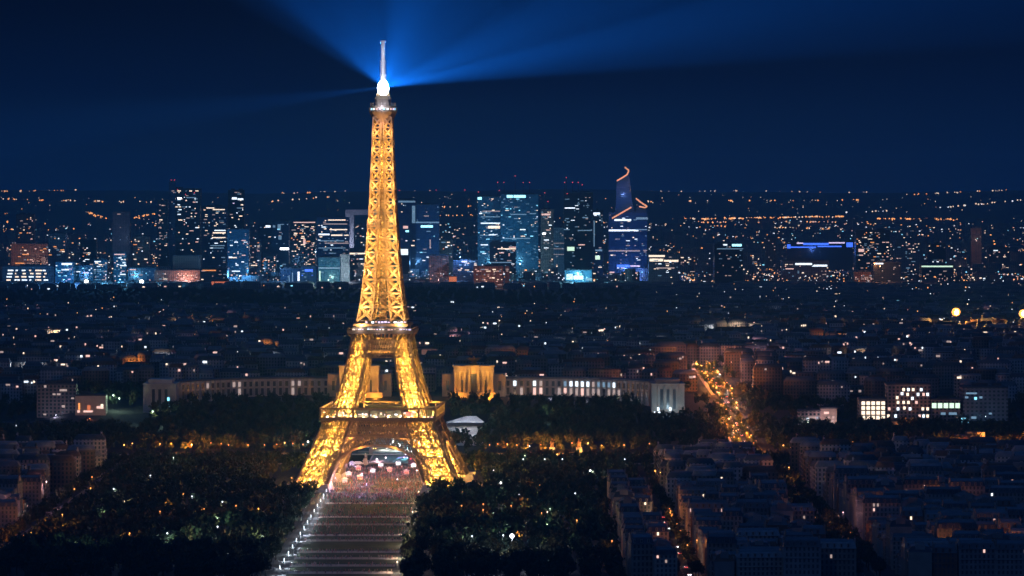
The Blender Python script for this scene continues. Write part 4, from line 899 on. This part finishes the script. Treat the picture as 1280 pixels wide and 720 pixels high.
# ------------------------------------------------------------------ right and left blocks beyond the river
HG = 'building'
grid = lambda px0, px1, n, rows, k, h=2.2: [(px0 + (px1 - px0) * j / n + .9, px0 + (px1 - px0) * (j + 1) / n - .9, p, k, h) for p in rows for j in range(n)]
block('hotel', 'hotel wing with a full grid of glowing white windows right of the avenue', HG, 3285, 1074, 1108, 499, 'hotelW', grid(1076, 1107, 5, (504, 510, 516, 522), 'w', 3.2), (0, 'w'), base=10, depth=20)
block('hotel', 'taller hotel block with scattered lit windows beside the glowing grid', HG, 3285, 1109, 1163, 481, 'hotelW', [(px, px + 3, py, random.choice('wwwcp'), 2.6) for px, py in ((1120, 497), (1126, 492), (1134, 487), (1140, 487), (1121, 503), (1128, 503), (1134, 503), (1144, 503), (1129, 510), (1121, 511), (1136, 511), (1133, 493), (1139, 498), (1153, 493), (1158, 493), (1146, 493), (1152, 511), (1158, 511), (1148, 520), (1153, 520), (1158, 520), (1109, 520), (1118, 520), (1110, 525), (1119, 525), (1125, 525), (1107 + 3, 511), (1150, 487), (1128, 487))], (0, 'w'), base=10, depth=22, bays=3)
block('terrace_wall', 'orange lit low terrace in front of the taller hotel block', HG, 3262, 1104, 1164, 528, 'wallA', [], (0, 'w'), base=4, depth=10)
block('office_block', 'dark office block with one row of brilliant white windows right of the hotel', HG, 3285, 1164, 1201, 500, 'hotelW', [(1165 + 7.3 * j, 1170.5 + 7.3 * j, 507, 'g', 4.5) for j in range(5)] + [(1176, 1182, 517, 'k'), (1186, 1196, 517, 'k')], (0, 'w'), base=10)
block('office_block', 'large dim gridded office block at the right edge beyond the river', HG, 3285, 1204, 1260, 485, 'gGrey', [(1218, 1221, 498, 'b')], (3, 'k'), base=10)
block('office_block', 'low block with a cyan lit corner among trees at the right', HG, 3262, 1198, 1212, 522, 'stonew', [(1201, 1211, 526, 'b', 5)], (0, 'w'), base=4)
block('apartment_block', 'pale bluish block with small lit windows left of the hotel', HG, 3262, 998, 1026, 514, 'hotelW', [(1001, 1004, 524, 'd'), (1008, 1011, 524, 'c'), (1014, 1018, 523, 'd')], (6, 'kcd'), base=4, depth=16)
block('apartment_block', 'pale block with an arched lit top beside the pale bluish block', HG, 3268, 1026, 1046, 511, 'wallA', [(1030, 1036, 516, 'p', 2)], (3, 'd'), base=4, depth=14)
block('apartment_block', 'long dim terrace of houses stretched right of the steep avenue', HG, 3560, 930, 1060, 479, 'cityW', [(1062 - 4, 1060, 486, 'o'), (978, 982, 497, 'w')], (6, 'owd'), base=24, depth=16)
block('apartment_block', 'grey slab with small windows between terrace and hotel', HG, 3500, 1060, 1106, 484, 'hotelW', [], (3, 'd'), base=22, depth=16)
block('pavilion', 'orange lit building with a sloping roof among trees at the far right quay', HG, 3045, 1195, 1232, 546, 'brick', [(1222, 1231, 544, 'O', 5), (1196, 1214, 551, 'P', 4)], (0, 'w'), depth=14)
block('apartment_block', 'wide pale apartment terrace lit with tall windows at the left edge', HG, 3300, 46, 95, 481, 'hotelW', [(55, 58, 480 + 3, 'd')], (4, 'd'), base=12, depth=18)
block('mansion', 'white mansion washed in red orange light near the left edge', HG, 3285, 94, 132, 495, 'stonew', [(98, 100, 508, 'o', 6), (109, 113, 510, 'P', 5), (126, 129, 508, 'w', 4)], (2, 'p'), base=12, depth=16)
block('apartment_block', 'dim long terrace with warm windows at the lower left', HG, 3195, -4, 70, 530, 'hotelW', [(6, 8, 533, 'w'), (20, 22.5, 533, 'c'), (34, 36, 534, 'd')], (4, 'wd'), base=2, depth=14)
block('apartment_block', 'tall grey block behind the left mansion', HG, 3640, 122, 146, 462, 'hotelW', [(129, 135, 474, 'p', 3)], (3, 'wp'), base=26, depth=14)
block('apartment_block', 'long pale slab near the left edge in front of the dark wood', HG, 5750, 8, 88, 398, 'subW', [], (5, 'd'), depth=16)
block('apartment_block', 'single pale square block in front of the dark wood', HG, 5700, 211, 228, 396, 'gGrey', [], (0, 'd'), depth=16)
block('theatre', 'purple lit gable behind the left palace wing', HG, 3760, 262, 280, 452, 'cloth', [(278, 281, 464, 'w'), (284 - 3, 285 - 2, 462, 'o')], (0, 'w'), base=28, depth=14)
block('church_tower', 'pink lit tower building just right of the second platform', HG, 3750, 527, 547, 437, 'wallA', [(533, 537, 446, 'p', 3), (541, 545, 447, 'p', 3), (535, 545, 456, 'p', 3), (541, 543, 461, 'w', 4)], (4, 'pw'), base=28, depth=16)
block('office_block', 'pale tower block with two tall bright slots behind the right palace wing', HG, 4100, 795, 858, 419, 'gGrey', [(816, 820, 432, 'g', 11), (839, 842.5, 431, 'c', 16), (858 - 1.5, 858, 429, 'm', 8)], (1, 'd'), base=30, depth=18)
for px, y, z, p, c in ((112, 3265, 10, 4500, (1, .25, .1)), (270, 3735, 36, 24000, (.7, .3, 1)), (1134, 3250, 5, 16000, (1, .35, .1)), (1212, 3034, 4, 12000, (1, .35, .1)), (1010, 3250, 8, 9000, (.7, .8, 1)), (1036, 3255, 8, 12000, (1, .6, .6)), (538, 3725, 34, 16000, (1, .5, .4)), (70, 3285, 12, 3000, (.8, .75, 1)), (1232, 3265, 12, 2200, (.4, .7, 1)), (826, 4060, 40, 20000, (.6, .8, 1))):
    x = XA(px, y)
    street_lamp(x, y, 'o' if c[0] == 1 else 'c', 'lamp standing before a floodlit building beyond the river', 0, 7, .4, 'lamps before buildings beyond the river', z - 4)
    lamp('lamp_light', (x, y - 2, z + 3), p, c, None, .5)

# ------------------------------------------------------------------ palace with two curved wings
PX = -90.0
def pavilion(s):
    x = PX + s * 54; y = 3405; z = 24
    t = thing('palace_pavilion', ('right' if s > 0 else 'left') + ' gold floodlit palace pavilion crowned by a bronze group, ' + ('clear of the tower' if s > 0 else 'half behind the tower leg'), 'building', (x, y, z))
    b = MB(); b.box((0, 0, 15), (38, 26, 30)); b.box((0, -1, 3), (44, 30, 6)); b.box((0, 0, 30.6), (39, 27, 1.2)); b.box((-24.5, 2, 11.5), (11, 20, 23)); b.box((24.5, 2, 11.5), (11, 20, 23))
    for px in (-17.6, -13.2, -8.8, -4.4, 4.4, 8.8, 13.2, 17.6): b.box((px, -14, 14.5), (1.7, 2.2, 20))
    b.box((0, -13.9, 25.2), (38.4, 2.4, 1.2))
    b.build('wall', 'stone', t); b = MB(); b.box((0, -13.15, 15), (5.5, .5, 17)); b.build('window', 'glass', t)
    for u in (-24.5, 24.5): MB().box((u, -8.3, 12), (2.6, .5, 9)).build('window', 'glass', t)
    for u in (-11, 11): MB().box((u, -13.15, 12), (1.5, .5, 11)).build('window', 'glass', t)
    b = MB(); b.box((0, 0, 32), (7, 5, 2)); b.lathe([(2, 0), (2.6, 1.5), (5, 3), (7.5, 4.4), (7.2, 5)], 12, (0, 0, 33)); b.box((-4, 0, 37.6), (1.6, 1.6, 2.4)); b.box((0, 0, 38), (2, 2, 3.2)); b.box((4, 0, 37.6), (1.6, 1.6, 2.4)); b.build('statuary', 'bronze', t)
    for u, p in ((-15, 26000), (15, 26000)): lamp('floodlight', (u, -22, 1.0), p * .4, (1, .34, .03), t, .6)
    lamp('floodlight', (0, -21, 25), 6500, (1, .42, .05), t, .5); lamp('floodlight', (-13, -21, 25), 4500, (1, .42, .05), t, .5); lamp('floodlight', (13, -21, 25), 4500, (1, .42, .05), t, .5)
for s in (-1, 1): pavilion(s)
def wing(s):
    t = thing('palace_wing', 'long curved ' + ('right' if s > 0 else 'left') + ' palace wing with tall windows, ' + ('many of them lit' if s > 0 else 'nearly all of them dark'), 'building', (PX, 3400, 20))
    A, B, C = (83, 8), (168, 14), (217, -62); N = 26
    pt = lambda k: ((1 - k) ** 2 * A[0] + 2 * k * (1 - k) * B[0] + k * k * C[0], (1 - k) ** 2 * A[1] + 2 * k * (1 - k) * B[1] + k * k * C[1])
    w = MB(); r = MB(); H = 22
    P = [pt(k / N) for k in range(N + 1)]
    for i in range(N):
        (x0, y0), (x1, y1) = P[i], P[i + 1]; dx, dy = x1 - x0, y1 - y0; L = math.hypot(dx, dy); nx, ny = dy / L, -dx / L   # outward normal towards the gardens
        if ny > 0: nx, ny = -nx, -ny
        q = [(s * x0, y0), (s * x1, y1), (s * (x1 - nx * 16), y1 - ny * 16), (s * (x0 - nx * 16), y0 - ny * 16)]
        if s < 0: q = q[::-1]
        w.hexa(q, 0, H); r.hexa([(a * 1.0, c) for a, c in q], H + .02, H + 1.6)
        w.box((s * x0 + s * nx * .5, y0 + ny * .5, H / 2), (1.5, 1.2, H))
        mx, my = (x0 + x1) / 2, (y0 + y1) / 2; ang = math.atan2(s * dy, dx) if s > 0 else math.atan2(-dy, dx)
        for z, h, row in ((17.6, 4.6, 0), (10.2, 6.6, 1)):
            k = 'glass'
            if s > 0 and (i in (1, 2, 4, 5) or 8 <= i <= 19): k = (random.choice(('lit_c', 'lit_k', 'lit_m')) if row == 0 else random.choice(('lit_p', 'lit_d'))) if random.random() < .66 else random.choice(('glass', 'lit_d'))
            if s < 0 and i in (4, 5, 14, 15, 20) and random.random() < .6: k = 'lit_d'
            o = MB().box((0, 0, 0), (2.6, .5, h)).build('window', k, t); o.location = (s * (mx + nx * .15), my + ny * .15, z); o.rotation_euler = (0, 0, ang)
    w.build('wall', 'stonew', t); r.build('roof', 'zinc', t)
    e = thing('palace_end', ('right' if s > 0 else 'left') + ' end pavilion of the palace with tall window bays between pilasters', 'building', (PX + s * 233, 3318, 14))
    b = MB(); b.box((0, 0, 14), (30, 34, 28)); b.box((0, 0, 28.6), (31, 35, 1.2)); b.box((0, 0, 31), (22, 24, 3.6))
    for u in (-14, -8.6, -3, 3, 8.6, 14): b.box((u, -17.5, 14), (2.2, 1, 26))
    b.build('wall', 'stonew', e)
    for u in (-5.8, 0, 5.8): MB().box((u, -17.1, 15), (2.6, .4, 18)).build('window', 'glass', e)
    if s < 0: litwin('b', e, (8, -18.2, 15), (2.0, .3, 3)); litwin('b', e, (8, -18.2, 9), (2.0, .3, 3))
    else:
        for u, z in ((-9, 4), (2, 4), (-12, -2), (-8, -4)): litwin('c', e, (u, -18.4, max(2, z + 2)), (2, .3, 3))
    lamp('floodlight', (0, -38, 6), 11000 if s > 0 else 250, (.6, .85, 1), e, .6)
    for k, p in ((.08, 5000), (.3, 3500), (.55, 3000), (.8, 3500)):
        x, y = pt(k); lamp('floodlight', (s * x * .97, y - 20, 7), p * (.5 if s > 0 else .07), (1, .6, .4) if k < .1 else (.75, .8, 1), t, .6)
for s in (-1, 1): wing(s)

# ------------------------------------------------------------------ bridge, fountain terrace, tent, statues
t = thing('stone_bridge', 'stone bridge on the tower axis crossing the river beyond the arch', 'bridge', (AX, 2952, 0))
b = MB(); b.box((0, 0, -.2), (34, 104, .9)); b.build('deck', 'pavement', t)
for s in (-1, 1): MB().box((s * 16.6, 0, .8), (.7, 104, 1.1)).build('parapet', 'stonew', t)
for k in range(4): MB().hexa([(-17, -31.5 + k * 21), (17, -31.5 + k * 21), (17, -28.5 + k * 21), (-17, -28.5 + k * 21)], -7, -.7).build('pier', 'stonew', t)
for sx in (-1, 1):
    for sy in (-1, 1):
        q = thing('statue', 'stone statue of a horse and warrior on a plinth at a corner of the bridge', 'statue', (AX + sx * 19, 2952 + sy * 56, 0), 0, 'statues at the bridge corners')
        MB().box((0, 0, 2.5), (3, 4.5, 5)).build('plinth', 'stonew', q)
        b = MB(); b.lathe([(.5, -1.4), (.85, -.8), (.75, .3), (.9, 1.1), (.4, 1.5)], 8); b.v = [(x, z, y + 7.2) for x, y, z in b.v]
        for u in (-.4, .4):
            for v in (-1, 1): b.bar((u, v, 7), (u, v, 5), .34)
        b.bar((0, 1.2, 7.6), (0, 2.1, 9.2), .7); b.bar((0, 2.0, 9.2), (0, 2.9, 8.7), .5); b.bar((0, -1.4, 7.4), (0, -1.9, 6.2), .25)
        b.lathe([(.28, 5), (.36, 6.4), (.5, 7.6), (.2, 8), (.25, 8.3), (.1, 8.7)], 8, (1.2, .4, 0)); b.build('figure', 'stonew', q)
lamp('floodlight', (AX + 10, 2955, 9), 16000, (.2, .8, 1), None, .5)  # added lamp that tints the bridge deck teal
# fountain basin climbing towards the palace
t = thing('fountain_basin', 'long stepped fountain basin with teal water seen through the arch', 'fountain', (AX, 0, 0))
b = MB(); w = MB()
for k in range(8):
    y0, y1 = 3048 + k * 18, 3066 + k * 18; z = ter(0, y0) + .9
    w.add([(-19, y0, z), (19, y0, z), (19, y1, z), (-19, y1, z)], [(0, 1, 2, 3)])
    for s in (-1, 1): b.box((s * 20, (y0 + y1) / 2, z - .6), (2, 18, 2.2))
    b.box((0, y0, z - 1), (38, 1, 1.9))
b.build('rim', 'stonew', t); mat('pool', (.03, .13, .15), .15, .2, .05, 0, .5)
w.build('water', 'pool', t)
lamp('floodlight', (0, 3075, 12), 12000, (.35, .9, 1), t, .5); lamp('floodlight', (8, 3110, 12), 9000, (.35, .9, 1), t, .5)
mat('solid_beam', (.85, .9, .9), .4, .1, .8)  # white solid streaks standing in for lamp beams
for x, y, dx, h, lab in ((-8, 3050, 5, 9, 'slanting solid white beam streak leaning right above the basin'), (3, 3050, .5, 5, 'short upright solid white beam streak at the near end of the basin'), (15, 3052, 1, 9, 'bright solid white beam streak at the right side of the basin')):
    q = thing('beam_streak', lab, 'fountain', (AX + x, y, ter(0, y) + .9)); b = MB(); N = 9
    for i in range(N):
        u, v = i / N, (i + 1) / N; b.bar((dx * u * 1.6, 0, h * u), (dx * v * 1.6, 0, h * v), .5 + 2.0 * u)
    b.build('solid_beam', 'solid_beam', q); lamp('floodlight', (0, -5, 3), 5200, (.9, 1, .92), q, .4)
for x, y in ((-25, 3080), (25, 3080), (-25, 3150), (25, 3150), (6, 3040)): street_lamp(AX + x, y, 'c', 'white lamp beside the fountain basin', 3000, 5, .5, 'lamps beside the fountain basin')
sheet('terrace', -64, -22, 3086, 3240, 'sand', .2, 10)
t = thing('event_tent', 'white peaked event tent right of the tower leg below the gold pavilion', 'tent', (-42, 3225, ter(0, 3225)))
b = MB(); q = [(-17, -8), (17, -8), (17, 8), (-17, 8)]; b.hexa(q, 3.5, 9, 0, True, [(1, -.5), (10, -.5), (10, .5), (1, .5)]); b.build('canopy', 'cloth', t)
for x, y in q: MB().bar((x, y, 0), (x, y, 3.5), .4).build('pole', 'metal', t)
lamp('floodlight', (2, -22, 12), 9000, (.85, .9, 1), t, .5); lamp('floodlight', (6, -60, 8), 8000, (.8, .85, 1), t, .5)
for px, nm in ((690, 0), (724, 1)):
    x = XA(px, 3008); q = thing('statue', ('gilded crouching group' if nm == 0 else 'tall gilded figure') + ' lit orange on the far quay right of the tower', 'statue', (x, 3008, 0))
    MB().box((0, 0, 3), (5, 5, 6)).build('plinth', 'stonew', q)
    b = MB(); b.lathe([(1.6, 6), (1.3, 8.5), (1.7, 10.5), (.6, 12), (.8, 12.8), (.3, 13.8)], 9); b.bar((0, 0, 10.5), (2.6, -.5, 12.5), .7); b.bar((0, 0, 10.5), (-2.2, 0, 9), .7); b.build('figure', 'bronze', q); lamp('floodlight', (2, -8, 2), 7000, (1, .5, .12), q, .4)
KC = ('white', 'pink', 'violet', 'red')  # kiosks added to carry coloured lights in the crowd
for i, (px, py) in enumerate(((440, 583), (448, 588), (457, 581), (466, 592), (476, 584), (487, 590), (498, 582), (508, 593), (517, 585), (527, 590), (534, 583), (541, 592), (436, 596), (450, 600), (530, 600), (431, 604), (428, 592))):
    x, y, z = G(px, py); k = random.randrange(4)
    q = thing('kiosk', 'small added kiosk with a ' + KC[k] + ' lit counter in the crowd beneath the arch', 'kiosk', (x, y, z), 0, 'added kiosks beneath the arch')
    MB().box((0, 0, 1.4), (4, 3, 2.8)).build('booth', 'cloth', q)
    MB().hexa([(-2.6, -2.2), (2.6, -2.2), (2.6, 2.2), (-2.6, 2.2)], 2.85, 4.1, 0, True, [(-.3, -.3), (.3, -.3), (.3, .3), (-.3, .3)]).build('canopy', 'cloth', q)
    litwin('cpmr'[k], q, (0, -1.6, 1.7), (3.2, .2, 1.1))
    lamp('lamp_light', (0, -3.2, 3), 260, ((.9, .9, 1), (1, .5, .55), (.55, .4, 1), (1, .2, .2))[k], q, .3)
# low pavilions at the feet of the tower
for s, lab in ((1, 'low ticket pavilion glowing orange at the right foot of the tower'), (-1, 'low ticket pavilion with a lit front at the left foot of the tower')):
    q = thing('ticket_pavilion', lab, 'pavilion', (AX + s * 55 + (6 if s > 0 else 0), 2615, 0)); Lp = 34 if s > 0 else 16
    MB().box((0, 0, 2), (Lp, 8, 4)).build('wall', 'masonry', q); MB().box((0, 0, 4.2), (Lp + 2, 10, .5)).build('roof', 'zinc', q)
    for j in range(int(Lp / 3.4)): litwin('P' if s > 0 else 'p', q, (-Lp / 2 + 2 + j * 3.4, -4.1, 2.1), (2.4, .3, 2.0 if s > 0 else 1))
    lamp('lamp_light', (0, -9, 5), 5000 if s > 0 else 1500, (1, .45, .12), q, .4)
q = thing('stage', 'dark event stage with red lights under the right side of the arch', 'stage', (AX + 24, 2872, 0))
MB().box((0, 0, 1), (16, 10, 2)).build('floor', 'metal', q); MB().box((0, 4.6, 5), (16, .6, 8)).build('backdrop', 'clothA', q)
for u in (-6, -2, 2, 6): litwin('r', q, (u, 4.1, 6.5), (1.4, .3, 1.0))
lamp('lamp_light', (0, -2, 7), 9000, (1, .15, .25), q, .4)
q = thing('event_tent', 'white flat topped marquee under the left side of the arch', 'tent', (AX - 24, 2868, 0))
MB().hexa([(-5, -4), (5, -4), (5, 4), (-5, 4)], 3, 5, 0, True, [(-2, -1), (2, -1), (2, 1), (-2, 1)]).build('canopy', 'cloth', q)
for x, y in ((-4.7, -3.7), (4.7, -3.7), (4.7, 3.7), (-4.7, 3.7)): MB().bar((x, y, 0), (x, y, 3), .3).build('pole', 'metal', q)
lamp('lamp_light', (0, -12, 8), 3000, (.9, .75, 1), q, .4)
print('OBJECTS', len(bpy.data.objects), 'LIGHTS', len([o for o in bpy.data.objects if o.type == 'LIGHT']))
